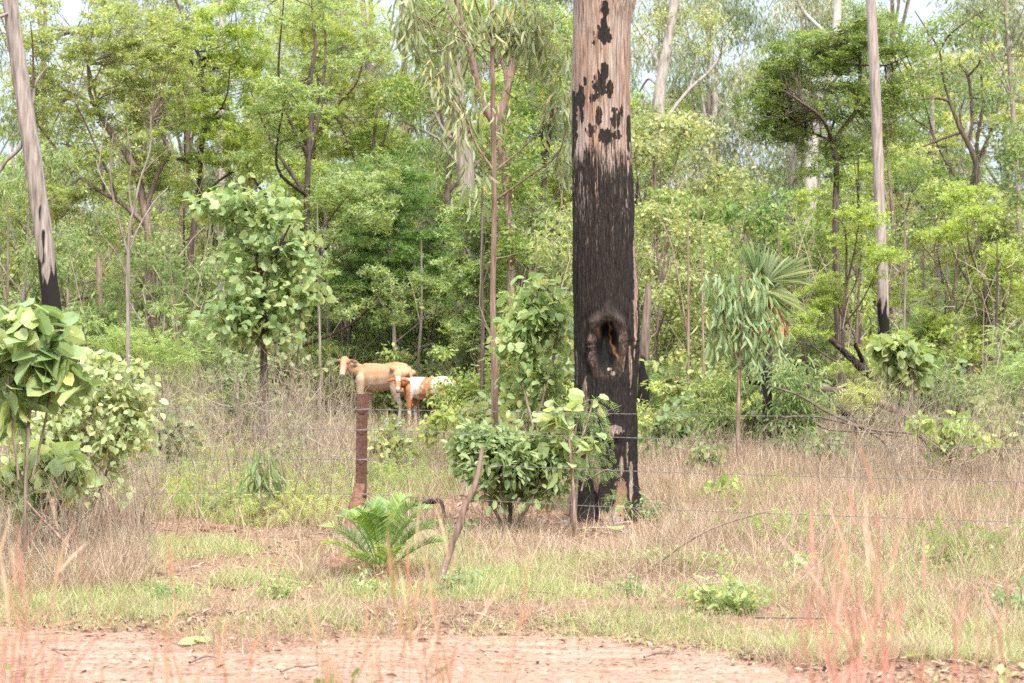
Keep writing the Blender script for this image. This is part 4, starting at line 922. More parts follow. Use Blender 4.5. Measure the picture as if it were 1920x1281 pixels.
    root = empty(name, (X, d, gzf(X, d)), label, cat, 'cattle behind the fence', yaw); root.scale = (s, s, s)
    me.materials.clear(); link('body', me, COAT, root)
    eye = plain('eye_dark', (.01,.008,.007), (.02,.015,.012), rough=.15)
    for sg in (1, -1):
        e = G(); e.add(ICO[0]*.019+(hp+hd*.115+side*sg*.078+up*.055), ICO[1]); link('eye', e.mesh('eye', True), eye, root)
    if horns:
        for sg in (1, -1):
            h = G(); a = hp-hd*.03+side*sg*.06+up*.03
            h.tube(smooth_line([a, a+side*sg*.05+A(0,0,.05), a+side*sg*.055+A(0,0,.12), a+side*sg*.03+A(0,0,.17)], 3), np.linspace(.022, .005, 10), 8); link('horn', h.mesh('horn', True), plain('horn', (.10,.085,.07), (.22,.19,.16), rough=.5), root)
    tg = G(); rg_ = np.random.RandomState(5); n_ = 60
    P0 = A(-.82, 0, .58)+rg_.normal(0, .015, (n_, 3)); tg.twigs(P0, P0+A(0, 0, -.24)+rg_.normal(0, .025, (n_, 3)), .004, 0, rg_)
    link('tail_tuft', tg.mesh('tail_tuft'), plain('tail_hair', (.05,.035,.03), (.16,.10,.07)), root)
    return root
cow('tan cow with pale legs and long dark ears, head turned to the viewer', 719, 38, R(180-44), 1.03, 'tan', (.90, .26, 1.36), (-.10, -.62, -.75))
cow('brown and white spotted calf with small horns, right of the tan cow', 806, 36.8, R(180-34), .80, 'calf', (.78, .30, 1.24), (.02, -.72, -.66), 'calf', 'calf', True)
cow('dark grey cow almost hidden in the scrub, head down', 560, 43, R(180+60), .98, 'grey', (1.0, 0, .62), (-.6, -.2, -.85))

# ------------------------------------------------------------------ plants beside the fence
def px_plant(name, label, cat, d, lines, crown, spec, leafm, stemm, seed, size=1., count=1., rad=1., depth=.35, group=None, parts=('stems', 'foliage'), twr=.005):
    """shrub whose stems and leaf clumps are traced from the photo"""
    rng = np.random.RandomState(seed+500); P = [traced(rng, l, d, rng.uniform(-1, 1)*depth) for l in lines]
    f0 = P[0][0][np.argmin(P[0][0][:, 2])]; base = A(f0[0], d, gzf(f0[0], d)-.03); g = G(); S = []
    for p, r in P:
        if abs(p[-1][2]-base[2]) < .3: p = np.vstack([p[:-1], A(p[-1][0], d, base[2])])
        g.tube(p-base, r, 6, .2, seed); S.append(p)
    S = np.concatenate(S); C = []
    for (cx, cyy, rx, ry, n) in crown:
        o = unit(rng.normal(size=(n, 3)))*(rng.random((n, 1))**.5); C.append(P3(cx, cyy, d)+o*A(rx*d/F, min(rx*d/F, depth*2), ry*d/F))
    C = np.concatenate(C); C[:, 2] = np.maximum(C[:, 2], gz(C[:, 0], C[:, 1])+.04)
    near = np.array([np.linalg.norm(S-c, axis=1).argmin() for c in C]); g.twigs(S[near]-base, C-base, twr, .05, rng)
    f = G(); clump(f, rng, C-base, SPEC[spec], size, count, rad)
    root = empty(name, base, label, cat, group); link(parts[0], g.mesh(parts[0], True), stemm, root); link(parts[1], f.mesh(parts[1]), leafm, root); return root
SPEC['big'] = (T_ROUND, .21, .165, .35, .55, .16, 1.0, 5)
SPEC['mid'] = (T_ROUND, .12, .095, .6, .7, .16, .9, 9)
SPEC['lance'] = (T_DROOP, .21, .048, 2.0, .1, .18, 1.1, 8)
SPEC['small'] = (T_OVAL, .075, .040, .2, .8, .15, .8, 18)
SPEC['pinn'] = (T_PINN, .17, .15, .5, .9, .12, .8, 7)
px_plant('shrub', 'shrub with very large waxy rounded leaves at the left edge', 'shrub', 14, [[(58,590,4),(62,700,6),(50,850,7),(46,1092,8)], [(100,640,3),(90,760,4),(60,900,5)], [(10,600,3),(20,760,4),(35,900,5)]],
  [(60,650,60,50,20), (10,640,50,55,13), (100,690,30,40,8), (30,725,60,40,11), (50,600,36,12,5), (130,715,20,30,4), (20,780,50,40,5)], 'big', M['bigleaf'], M['brown'], 1, size=.92, depth=.3)
px_plant('shrub', 'rambling mid-leaved shrub beside the big-leaved shrub at left', 'shrub', 16, [[(180,700,4),(170,800,6),(150,950,8),(145,1035,9)], [(250,720,3),(220,830,5),(170,960,6)], [(110,740,3),(120,850,5),(140,960,6)]],
  [(190,730,80,50,34), (240,760,45,40,16), (110,780,70,50,24), (180,830,90,40,20), (170,690,30,25,8), (270,735,18,20,5), (60,800,80,60,30), (130,900,120,50,34), (150,800,130,80,50), (250,800,50,60,22), (90,740,60,50,18), (210,700,50,26,10), (40,880,70,60,24)], 'mid', M['pale_round'], M['brown'], 2, size=.58, count=1.1, depth=.7, rad=1.2)
px_plant('shrub', 'pale large-leaved low shrub in dry grass at left', 'shrub', 15, [[(95,830,4),(90,900,6),(85,1061,8)], [(130,850,4),(115,930,5),(90,1040,6)]], [(95,870,50,36,14), (30,900,40,25,6), (70,930,50,30,6), (140,880,22,22,4)], 'mid', M['pale_round'], M['brown'], 3, size=1.2, depth=.3)
px_plant('shrub', 'dense bright green bush between the fence post and the burnt trunk', 'bush', 17.1, [[(960,820,4),(958,900,7),(955,1008,10)], [(880,830,3),(900,900,5),(950,1000,7)], [(1040,830,3),(1010,910,5),(960,1000,7)], [(930,810,3),(935,900,5),(952,1000,6)]],
  [(950,865,95,50,90), (890,840,50,36,30), (1000,890,60,45,34), (960,925,70,20,16), (1040,850,36,46,18), (920,815,60,12,10)], 'small', M['willow'], M['brown'], 4, size=1.3, depth=.45)
px_plant('shrub', 'pale round-leaved tall bush just left of the burnt trunk', 'bush', 20, [[(1010,540,3),(1004,640,6),(1000,760,8),(998,956,10)], [(1050,570,3),(1040,660,5),(1010,780,7)], [(960,620,3),(975,700,4),(1000,800,6)]],
  [(1010,590,52,45,42), (1045,620,30,50,20), (965,640,36,40,18), (1030,700,50,50,22), (985,720,40,40,14), (1000,540,28,16,7), (1040,770,30,30,8)], 'mid', M['pale_round'], M['brown'], 5, size=.8, depth=.45, count=1.1, rad=1.1)
px_plant('vine', 'feathery-leaved creeper climbing the left side of the burnt trunk', 'vine', 18.0, [[(1098,752,3),(1092,820,4),(1082,900,6),(1078,985,7)], [(1120,770,2),(1110,840,3),(1090,920,4)], [(1170,900,1.5),(1140,880,2.5),(1100,900,3)], [(1085,780,3),(1070,860,5),(1072,985,6)], [(1165,760,1),(1130,775,2),(1100,800,3)]],
  [(1105,790,22,36,16), (1115,840,24,26,12), (1095,880,18,26,8), (1130,890,18,10,4), (1085,770,16,26,8), (1150,930,26,10,5), (1120,755,20,10,4)], 'pinn', M['willow'], M['brown'], 6, size=.62, count=.8, depth=.12, parts=('stems', 'foliage'), twr=.003)
px_plant('shrub', 'large-leaved sapling in front of the burnt trunk foot', 'sapling', 16.9, [[(1060,770,3),(1068,830,5),(1072,880,6),(1076,940,7),(1076,1008,7)], [(1075,850,4),(1095,810,3),(1110,760,2)]],
  [(1050,775,34,26,8), (1030,815,16,14,2), (1100,745,10,4,1), (1112,830,8,24,3), (1060,850,20,20,3), (1132,985,6,8,1)], 'big', M['pale_round'], M['redbark'], 7, size=.68, depth=.2, count=.8)
px_plant('gum_sapling', 'drooping gum sapling with long hanging leaves in front of the fan palm', 'sapling', 23, [[(1388,520,4),(1390,600,6),(1386,700,7),(1384,800,8),(1383,915,10)], [(1420,560,3),(1405,620,4),(1390,690,5)], [(1350,560,3),(1365,620,4),(1388,690,5)]],
  [(1390,560,60,40,44), (1350,610,36,46,20), (1430,610,40,60,28), (1395,660,60,40,24), (1345,520,24,16,6), (1410,520,36,16,10)], 'lance', M['bigleaf'], M['redbark'], 8, depth=.5, size=.95, count=.6)
px_plant('shrub', 'glaucous leafy shrub at the foot of the tall straight gum', 'shrub', 26, [[(1690,650,4),(1686,760,6),(1680,883,9)], [(1720,670,3),(1700,780,5)]], [(1690,670,46,34,30), (1670,640,24,16,6), (1715,690,30,26,12)], 'mid', M['broad'], M['brown'], 9, size=1.3, depth=.4)
px_plant('shrub', 'yellow-green open shrub in the dry grass at far right', 'shrub', 22, [[(1780,800,3),(1782,860,5),(1785,927,7)], [(1830,830,2),(1800,880,4)]], [(1775,800,60,14,16), (1800,830,60,22,18), (1740,790,30,8,6)], 'mid', M['yellow'], M['brown'], 10, size=.8, depth=.5)
px_plant('shrub', 'low yellow-leaved shrub in front of the charred fallen log', 'shrub', 26, [[(1620,740,3),(1622,800,5),(1625,883,7)]], [(1620,735,40,14,14), (1525,760,24,10,7)], 'pinn', M['yellow'], M['brown'], 11, size=1.2, depth=.5)
px_plant('shrub', 'yellowish weed in front of the spotted calf', 'weed', 26, [[(820,778,2),(818,830,3),(818,883,5)], [(842,778,2),(828,830,3)]], [(822,785,22,12,7), (845,778,16,12,5), (805,812,20,14,5)], 'mid', M['yellow'], M['brown'], 12, size=.9, depth=.3)
px_plant('shrub', 'small sprig of long green leaves in the yellow weeds, left of the post', 'weed', 18.2, [[(488,868,3),(489,920,4),(490,987,5)]], [(488,880,24,16,7), (492,905,26,14,6)], 'lance', M['broad'], M['brown'], 13, size=.7, depth=.15)
px_plant('shrub', 'small light green sprout in the dry grass right of the burnt trunk', 'weed', 19.5, [[(1370,902,2),(1368,925,3),(1366,964,3)]], [(1365,908,16,10,5), (1345,918,8,6,2)], 'mid', M['sprig'], M['brown'], 14, size=.7, depth=.1)
px_plant('shrub', 'broad green weedy bush with bent stems right of centre', 'bush', 14.2, [[(1290,1050,2),(1292,1075,3),(1296,1085,4)], [(1380,1050,2),(1340,1075,3)]], [(1300,1068,90,18,34), (1370,1062,50,14,12), (1220,1075,30,12,8)], 'small', M['pale_round'], M['brown'], 15, size=.6, count=.8, depth=.35)
px_plant('shrub', 'leafy weed low in the grass at the right edge of the verge', 'weed', 14.4, [[(1760,1040,2),(1762,1060,3),(1765,1078,4)]], [(1745,1055,46,20,14), (1830,1050,50,22,14)], 'small', M['willow'], M['brown'], 16, size=.9, count=.8, depth=.35)
# low leafy weeds scattered on the verge and at the scrub edge
sproto('w_low', 'low leafy', 41, .22, .20, 5, 5, name='weed', noun='weed', spec='small', lm=M['pale_round'], size=.62, count=.6, rad=.6, r=.004)
sproto('w_fern', 'feathery yellow-green', 42, .38, .6, 8, 7, name='weed', noun='weed', spec='pinn', lm=M['yellow'], size=.75, count=.8, rad=1.2, r=.005)
sproto('w_mid', 'round-leaved green', 43, .7, .4, 6, 6, name='weed', noun='weed', spec='mid', lm=M['round'], size=.75, rad=.8, r=.006)
rw = random.Random(3)
for x, d, s in [(330,19.5,1),(395,18.6,.9),(460,20.5,1.1),(530,19.2,1),(590,21,1.1),(620,19,.9),(560,17.9,.9),(350,22,1.1),(500,23,1.2),(440,17.9,.7),(600,17.8,.8),(720,21,1),(770,19.5,.8),(640,24,1.1),(745,22,.9),(400,25,1.3),(810,22,1.0)]: place('w_fern', x, d, s, rng=rw)
for x, d, s in [(1330,11.9,1.3),(1400,12.0,1.1),(1180,12.9,.9),(700,12.9,.9),(860,12.8,1.1),(520,12.7,.9),(300,12.6,.8),(90,13.5,1.1),(1500,13.6,1.1),(1620,15.5,1.2),(1290,17.5,1.2),(1230,18.6,1.2),(1500,18.5,1),(880,17.0,1.1),(860,16.0,.8),(1880,12.2,1.2)]: place('w_low', x, d, s, rng=rw)
for x, d, s in [(320,24,1.3),(880,24,1.4),(900,27,1.5),(1240,25,1.2),(1300,29,1.5),(1570,24,1.0),(1880,24,1.2),(1860,27,1.4),(230,27,1.4),(60,21,1.2),(560,27,1.2),(1470,30,1.6),(1110,27,1.4),(420,29,1.4)]: place('w_mid', x, d, s, rng=rw)

rw = random.Random(31)
for i in range(46):
    x = rw.uniform(1210, 1930); d = rw.uniform(14.5, 30); place(rw.choice(['w_low','w_low','w_fern','w_mid'] if d > 20 else ['w_low', 'w_low', 'w_fern']), x, d, rw.uniform(.5, 1.0), rng=rw)
for i in range(30):
    x = rw.uniform(200, 900); d = rw.uniform(22, 36); place(rw.choice(['w_low','w_fern','w_mid']), x, d, rw.uniform(.6, 1.1), rng=rw)
# cycad
def cycad():
    d = 13.9; c = P3(716, 1092, d); base = A(c[0], d, gzf(c[0], d)); rng = np.random.RandomState(4)
    root = empty('cycad', base, 'small cycad with feathery green fronds in front of the rusty post', 'cycad')
    tips = [(-.50,.05,.42),(-.47,-.12,.30),(-.30,.22,.52),(-.22,-.18,.50),(-.10,.05,.58),(.02,-.22,.52),(.05,.25,.60),(.20,.15,.64),(.30,-.10,.60),(.40,.12,.56),(.42,-.12,.42),(.52,.05,.30),(.12,-.40,.28),(-.25,-.35,.22),(.38,.28,.40),(-.38,.3,.34),(-.36,0,.50),(.28,-.3,.50),(.48,-.02,.46),(-.12,-.3,.56)]
    for i, tp in enumerate(tips):
        tp = A(*tp)*A(.95, .9, .96); g = G(); n = 34
        L = smooth_line([A(0, 0, .02)+tp*.02, tp*A(.35, .35, .62), tp*A(.72, .72, .95), tp], 10)
        g.tube(L, np.linspace(.006, .0015, len(L)), 4)
        idx = np.linspace(len(L)*.28, len(L)-1.01, n); i0 = idx.astype(int); fr = (idx-i0)[:, None]
        P = L[i0]*(1-fr)+L[i0+1]*fr; T = unit(L[i0+1]-L[i0]); Sd = unit(np.cross(T, A(0, 0, 1))); Up = np.cross(Sd, T)
        ln = .155*np.sin(math.pi*(.22+.74*np.linspace(0, 1, n)))+.012
        for sg in (1, -1):
            D = Sd*sg*.85+T*.55+Up*.28+rng.normal(0, .05, (n, 3)); leaves(g, T_BLADE, P, D, Up+rng.normal(0, .1, (n, 3)), ln, .0105)
        link('frond', g.mesh('frond'), M['cycad'], root)
    g = G(); n = 70; a = rng.uniform(0, 6.28, n); P0 = np.stack([np.cos(a)*.04, np.sin(a)*.04, np.full(n, .10)], 1)
    g.twigs(P0, P0+np.stack([np.cos(a)*.28, np.sin(a)*.28, rng.uniform(-.1, .04, n)], 1), .003, -.3, rng); g.tube([(0,0,-.1),(0,0,.06),(0,0,.12)], [.075,.07,.05], 10, .4, 3)
    link('dead_fronds', g.mesh('dead_fronds'), M['dryred'], root)
cycad()

def fan_leaf(g, hub, dirv, nrm, L, nseg, spread, rng, wd=.045, droop=.25):
    D = unit(dirv); S = unit(np.cross(nrm, D)); Nn = np.cross(D, S)
    a = np.linspace(-spread, spread, nseg)+rng.normal(0, .02, nseg)
    DD = np.cos(a)[:, None]*D+np.sin(a)[:, None]*S+rng.normal(0, .04, (nseg, 3)); T = _oval(droop)
    leaves(g, T, np.repeat(hub[None], nseg, 0), DD, np.repeat(Nn[None], nseg, 0), L*rng.uniform(.85, 1.05, nseg), wd)
def fan_palm():
    d = 26; rng = np.random.RandomState(9); c = P3(1438, 640, d); base = A(c[0], d, gzf(c[0], d)-.05)
    root = empty('fan_palm', base, 'fan palm with stiff split fronds and a skirt of dead brown fronds', 'palm')
    top = P3(1440, 560, d)-base; g = G(); g.tube([(0,0,0), top*.5, top], [.075,.07,.07], 12, .3); link('trunk', g.mesh('trunk', True), M['charwood'], root)
    # (hub px, direction px, length m, nseg, spread)
    for (hx, hy, dx, dy, dyy, L, n, sp) in [(1440,528,1.0,.30,-.25,.72,14,.45),(1418,520,-.05,1,.2,.62,12,.5),(1430,545,.9,-.7,-.3,.7,8,.35),(1440,530,.45,.8,.6,.8,14,.5),(1430,550,-.5,-.8,-.2,.6,9,.4),(1450,545,.8,0,.8,.7,12,.5)]:
        g = G(); hub = P3(hx, hy, d)-base+A(0, -dyy*-.3, 0); g.tube([top, (top+hub)/2+A(0, 0, .05), hub], [.014, .01, .008], 5)
        fan_leaf(g, hub, A(dx, dyy, dy), A(-.3*dx, -.9, .45), L, n, sp, rng, .04, .16); link('frond', g.mesh('frond'), M['palegreen'], root)
    g = G()
    for i in range(9):
        a = rng.uniform(0, 6.28); fan_leaf(g, top+A(math.cos(a)*.06, math.sin(a)*.06, -.02), A(math.cos(a)*.35, math.sin(a)*.35, -1), A(math.cos(a), math.sin(a), .2), .62, 9, .35, rng, .03, .1)
    link('dead_skirt', g.mesh('dead_skirt'), M['dryred'], root)
fan_palm()
# little palm seedling on the right verge
rng = np.random.RandomState(12); c = P3(1425, 950, 20.3); g = G()
for dx, dy, L in [(-.3,.6,.34),(.45,.4,.38),(.1,.7,.3),(.8,.25,.42),(-.7,.3,.25)]: fan_leaf(g, A(0, 0, .02), A(dx, -.2, dy), A(-.3*dx, -.9, .4), L, 9, .35, rng, .014, .12)
o = link('palm_seedling', g.mesh('palm_seedling'), M['willow']); o.location = (c[0], 20.3, gzf(c[0], 20.3)); tag(o, 'tiny palm seedling with split fronds in the dry grass', 'palm')

# ------------------------------------------------------------------ fallen wood and sticks
def stick(name, label, cat, d, lines, mat, seed=0, ddepth=0., n=8, group=None, rough=.35):
    rng = np.random.RandomState(seed); g = G(); P = [traced(rng, l, d, ddepth if i == 0 else ddepth*.5, k=5) for i, l in enumerate(lines)]
    base = P[0][0][-1].copy(); base[2] = gzf(base[0], base[1])
    for p, r in P: g.tube(p-base, r, n, rough, seed)
    o = link(name, g.mesh(name, True), mat); o.location = base; tag(o, label, cat, group); return o
stick('stick', 'crooked dead stick leaning upright before the green bush', 'stick', 12.95, [[(905,838,8),(898,880,9),(888,915,11),(868,960,12),(862,985,13),(848,1020,12),(838,1050,13),(828,1085,15),(820,1130,14),(818,1140,12)], [(866,962,6),(858,968,5),(850,970,3)], [(833,1082,7),(840,1083,6),(843,1080,4)]], M['redbark'], 1)
stick('stick', 'long thin stick leaning across the grass at far left', 'stick', 13.8, [[(50,940,4),(72,965,5),(110,1005,6),(140,1040,6),(170,1082,5)]], M['redbark'], 2)
stick('stick', 'bent thin branch arching over the weedy bush right of centre', 'stick', 14.0, [[(1440,958,2),(1350,985,3),(1290,1015,4),(1240,1050,5),(1180,1085,5),(1110,1100,5)], [(1215,1040,2),(1190,1060,2.5),(1160,1072,3),(1105,1086,3)]], M['brown'], 3)
stick('log', 'charred forked log propped up in the scrub at right', 'log', 30, [[(1555,636,6),(1575,652,10),(1600,675,14),(1622,695,17),(1645,712,16),(1680,735,16),(1720,760,15),(1735,850,12)], [(1603,645,8),(1614,668,9),(1624,694,10)]], M['charwood'], 4, .6, 10)
stick('log', 'long blackened log lying behind the dry grass, right of the black stump', 'log', 26.5, [[(1405,716,9),(1450,722,12),(1490,738,14),(1540,752,14),(1575,770,12),(1600,790,10),(1620,872,8)], [(1440,718,6),(1420,706,5)]], M['charwood'], 5, .5, 10)
stick('log', 'brown weathered log lying across the rise at right', 'log', 27.5, [[(1490,716,12),(1540,728,14),(1590,738,14),(1660,760,14),(1730,800,12),(1735,868,9)]], M['deadwood'], 6, .6, 10)
stick('branch', 'long thin fallen branch slanting down to the right in dry grass', 'branch', 24, [[(1440,722,3),(1500,742,4),(1550,772,5),(1610,800,5),(1660,832,5),(1690,900,4)]], M['deadwood'], 7, -.6)
stick('branch', 'arched thin fallen branch in front of the long slanting one', 'branch', 23, [[(1445,790,2),(1490,780,3),(1530,781,4),(1580,792,4),(1640,806,5),(1730,822,5),(1760,912,3)], [(1530,796,3),(1560,806,3),(1640,812,3),(1690,818,3)]], M['deadwood'], 8, -.5)
stick('branch', 'thin grey branch lying in the yellow-green weeds at left', 'branch', 18.6, [[(340,955,4),(400,951,5),(450,950,4),(530,962,3)], [(420,952,2),(440,965,2),(470,968,1.5)]], M['brown'], 9)
stick('branch', 'dark hooked branch by the post foot beside the bush', 'branch', 18, [[(775,948,4),(785,942,8),(810,940,9),(828,943,7),(836,990,5)]], M['charwood'], 10)
rk = random.Random(8)
for i, (px, py, ln, lab) in enumerate([(480,1200,46,'thin straight twig on the track left of centre'), (388,1243,26,'short thick curved twig on the track at left'), (560,1262,30,'twig lying at the bottom edge of the track'), (1380,1120,60,'slender pale cane on the leaf litter right of centre'), (1500,1185,80,'long thin twig at the far edge of the track at right'), (1000,1140,40,'orange-brown twig in leaf litter at centre'), (120,1230,30,'dark twig on the track at far left'), (1240,1236,34,'small twig on the track right of centre')]):
    d = CAMZ*F/(py-HY)*.995; sl = rk.uniform(-8, 6); X = (px-960)*d/F; z = .035 if py > 1190 else .075
    g = G(); L = ln*d/F; q = smooth_line([(-L, rk.uniform(-.15, .15), 0), (-L*.2, 0, .012), (L*.4, .04, .004), (L, rk.uniform(-.15, .15), .01)], 4); g.tube(q, np.linspace(.008, .004, len(q)), 6, .4, i)
    o = link('twig', g.mesh('twig', True), M['brown'] if i != 3 else M['pale']); o.location = (X, d, z+gzf(X, d)*(py <= 1190)*.6); tag(o, lab, 'twig', 'twigs on the ground')
for i, (px, py, ln, a, lab) in enumerate([(1165,985,22,.5,'short pale stick lying at the burnt trunk foot'), (1110,992,26,-.4,'grey stick in front of the burnt trunk foot'), (1215,1000,24,.9,'bark strip lying right of the burnt trunk foot')]):
    d = CAMZ*F/(py-HY); X = (px-960)*d/F; L = ln*d/F; g = G(); q = smooth_line([(-L, -a*L, .0), (0, 0, .02), (L, a*L, .03)], 4); g.tube(q, np.linspace(.014, .006, len(q)), 6, .4, i)
    o = link('twig', g.mesh('twig', True), M['pale'] if i != 2 else M['redbark']); o.location = (X, d, gzf(X, d)+.02); tag(o, lab, 'twig', 'sticks round the burnt trunk')
# pale fallen leaf on the track
d = CAMZ*F/(1218-HY); g = G(); rng = np.random.RandomState(2); n = 3
leaves(g, T_ROUND, np.array([[0,0,.012],[.03,.0,.02],[-.05,.02,.015]]), np.array([[1,.1,.1],[-.8,.4,.2],[-1,-.2,.05]]), np.array([[0,-.2,1],[.2,-.3,1],[0,-.4,1.]]), .11, .09)
o = link('fallen_leaf', g.mesh('fallen_leaf'), M['round']); o.location = ((382-960)*d/F, d, .03); tag(o, 'large pale green fallen leaf lying on the dirt track', 'leaf')

# ------------------------------------------------------------------ grass, litter and twiggy scrub: nobody could count these
def blades(g, P, H, W, lean, rng, curl=.35):
    n = len(P); a = rng.uniform(0, 6.283, n); L = rng.normal(0, 1, (n, 2))*lean
    dirv = np.stack([L[:, 0], L[:, 1], np.ones(n)], 1); dirv = unit(dirv)
    S = np.stack([np.cos(a), np.sin(a), 0*a], 1)*(W/2)[:, None]; cu = np.stack([np.cos(a+1.57), np.sin(a+1.57), -.35+0*a], 1)*(H*curl*rng.uniform(.1, 1, n))[:, None]
    h = H[:, None]; m = P+dirv*h*.5+cu*.2; t = P+dirv*h+cu
    V = np.stack([P-S, P+S, m+S*.8, m-S*.8, t], 1).reshape(-1, 3); b = np.arange(n)[:, None]*5
    g.add(V, b+np.array([[0, 1, 2, 3]])); g.f.setdefault(3, []).append(b+np.array([[3, 2, 4]])+g.n-len(V))
def field(rng, n, x0, x1, d0, d1, dens=None, tuft=0, tr=.06):
    """points spread evenly over the ground between two photo columns and two distances"""
    o = []; need = n
    while need > 0:
        m = int(need*2.2)+50; d = np.sqrt(rng.uniform(d0*d0, d1*d1, m)); px = rng.uniform(x0, x1, m); X = (px-960)*d/F
        if dens is not None: k = rng.random(m) < dens(px, X, d); X, d = X[k], d[k]
        k = (np.abs(X-.92) > .62) | (d < 15.6) | (d > 19.4) | (rng.random(len(X)) < .06); X, d = X[k], d[k]
        q = np.stack([X, d], 1)[:need]; o.append(q); need -= len(q)
        if dens is not None and len(q) == 0: break
    q = np.concatenate(o)
    if tuft: q = np.repeat(q, tuft, 0)+rng.normal(0, tr, (len(q)*tuft, 2))
    return np.column_stack([q, gz(q[:, 0], q[:, 1])-.01])
def stuff(name, label, g, mat):
    o = link(name, g.mesh(name), mat); tag(o, label, 'grass' if 'grass' in name else name.replace('_', ' '), kind='stuff'); return o
rng = np.random.RandomState(42)
patch = lambda X, d, s=1., o=0.: noise(X*s+o+200, d*s*1.0+o+90)
onroad = lambda X, d: 1-sstep(11.6, 12.2, d+edge(X)+1.2*(noise(X*1.1, 3.3)-.5)+.5*(noise(X*5, 9.1)-.5))
# green verge grass
g = G()
P = field(rng, 4300, -60, 1980, 10.0, 16.6, lambda p, X, d: (sstep(.42, .62, patch(X, d, 1.1))*.9+.06)*(.25+.75*sstep(11.8, 12.4, d+edge(X)))*(1-onroad(X, d))*np.where(p > 1250, .75, 1), tuft=9, tr=.035)
n = len(P); blades(g, P, rng.uniform(.05, .20, n), rng.uniform(.003, .0065, n), .5, rng, .6)
P = field(rng, 1500, -60, 1980, 16, 25, lambda p, X, d: sstep(.45, .65, patch(X, d, .8, 5)), tuft=10, tr=.06)
n = len(P); blades(g, P, rng.uniform(.10, .30, n), rng.uniform(.005, .009, n), .4, rng)
P = field(rng, 320, 1560, 1940, 13.4, 16.5, None, tuft=16, tr=.05)
n = len(P); blades(g, P, rng.uniform(.10, .26, n), rng.uniform(.004, .007, n), .5, rng)
P = field(rng, 5500, -60, 1980, 25, 60, None, tuft=7, tr=.12)
n = len(P); blades(g, P, rng.uniform(.12, .42, n), rng.uniform(.012, .022, n), .4, rng)
P = field(rng, 1500, -60, 1980, 10.0, 13.0, lambda p, X, d: np.exp(-((d+edge(X)-12.5)/.42)**2)*sstep(.30, .55, patch(X, d, 1.6, 9)), tuft=8, tr=.04)
n = len(P); blades(g, P, rng.uniform(.04, .15, n), rng.uniform(.003, .006, n), .6, rng, .6)
stuff('green_grass', 'short green grass growing in tufts along the verge', g, M['grass'])
# dry straw grass
g = G()
P = field(rng, 5600, -60, 1980, 10.0, 17, lambda p, X, d: (.25+.75*sstep(.45, .62, patch(X, d, .9, 31)))*(1-onroad(X, d))*(.45+.55*sstep(700, 1300, p)), tuft=9, tr=.06)
n = len(P); blades(g, P, rng.uniform(.06, .24, n), rng.uniform(.002, .0042, n), .75, rng, .5)
P = field(rng, 6500, 1195, 1990, 14.2, 27, lambda p, X, d: .15+.85*sstep(.42, .56, patch(X, d, 1.1, 11)), tuft=12, tr=.06)
n = len(P); blades(g, P, rng.uniform(.12, .46, n), rng.uniform(.003, .006, n), .55, rng, .5)
P = field(rng, 2600, 1195, 1990, 22, 40, None, tuft=9, tr=.14)
n = len(P); blades(g, P, rng.uniform(.3, .75, n), rng.uniform(.005, .009, n), .3, rng, .4)
P = field(rng, 4200, -60, 1200, 17, 36, None, tuft=8, tr=.12)
n = len(P); blades(g, P, rng.uniform(.15, .55, n), rng.uniform(.004, .008, n), .4, rng, .5)
P = field(rng, 420, 1195, 1990, 13.6, 24, None, tuft=26, tr=.05)
n = len(P); blades(g, P, rng.uniform(.25, .62, n), rng.uniform(.003, .0055, n), .38, rng, .55)
P = field(rng, 260, 560, 1195, 13.4, 19, None, tuft=22, tr=.05)
n = len(P); blades(g, P, rng.uniform(.12, .34, n), rng.uniform(.003, .005, n), .5, rng, .6)
P = field(rng, 260, -60, 260, 12.8, 16, None, tuft=26, tr=.05)
n = len(P); blades(g, P, rng.uniform(.15, .5, n), rng.uniform(.003, .005, n), .5, rng, .6)
P = field(rng, 2600, 1100, 1990, 12.6, 25, lambda p, X, d: .2+.8*sstep(.42, .56, patch(X, d, 1.2, 123)), tuft=7, tr=.1)
n = len(P); P[:, 2] += rng.uniform(.01, .10, n); blades(g, P, rng.uniform(.15, .45, n), rng.uniform(.003, .006, n), 3.0, rng, .3)
P = field(rng, 240, 1040, 1240, 16.6, 19.6, None, tuft=9, tr=.05)
P = np.vstack([P, np.column_stack([rng.uniform(.3, 1.7, 700), rng.uniform(17.2, 18.9, 700), np.zeros(700)])]); P[:, 2] = gz(P[:, 0], P[:, 1])-.01
n = len(P); blades(g, P, rng.uniform(.05, .16, n), rng.uniform(.003, .005, n), .8, rng, .6)
P = field(rng, 1300, -60, 1980, 10.0, 13.0, lambda p, X, d: np.exp(-((d+edge(X)-12.55)/.42)**2), tuft=9, tr=.06)
n = len(P); blades(g, P, rng.uniform(.05, .18, n), rng.uniform(.002, .004, n), .9, rng, .6)
stuff('dry_grass', 'dry straw-coloured grass standing and matted across the ground', g, M['dry'])
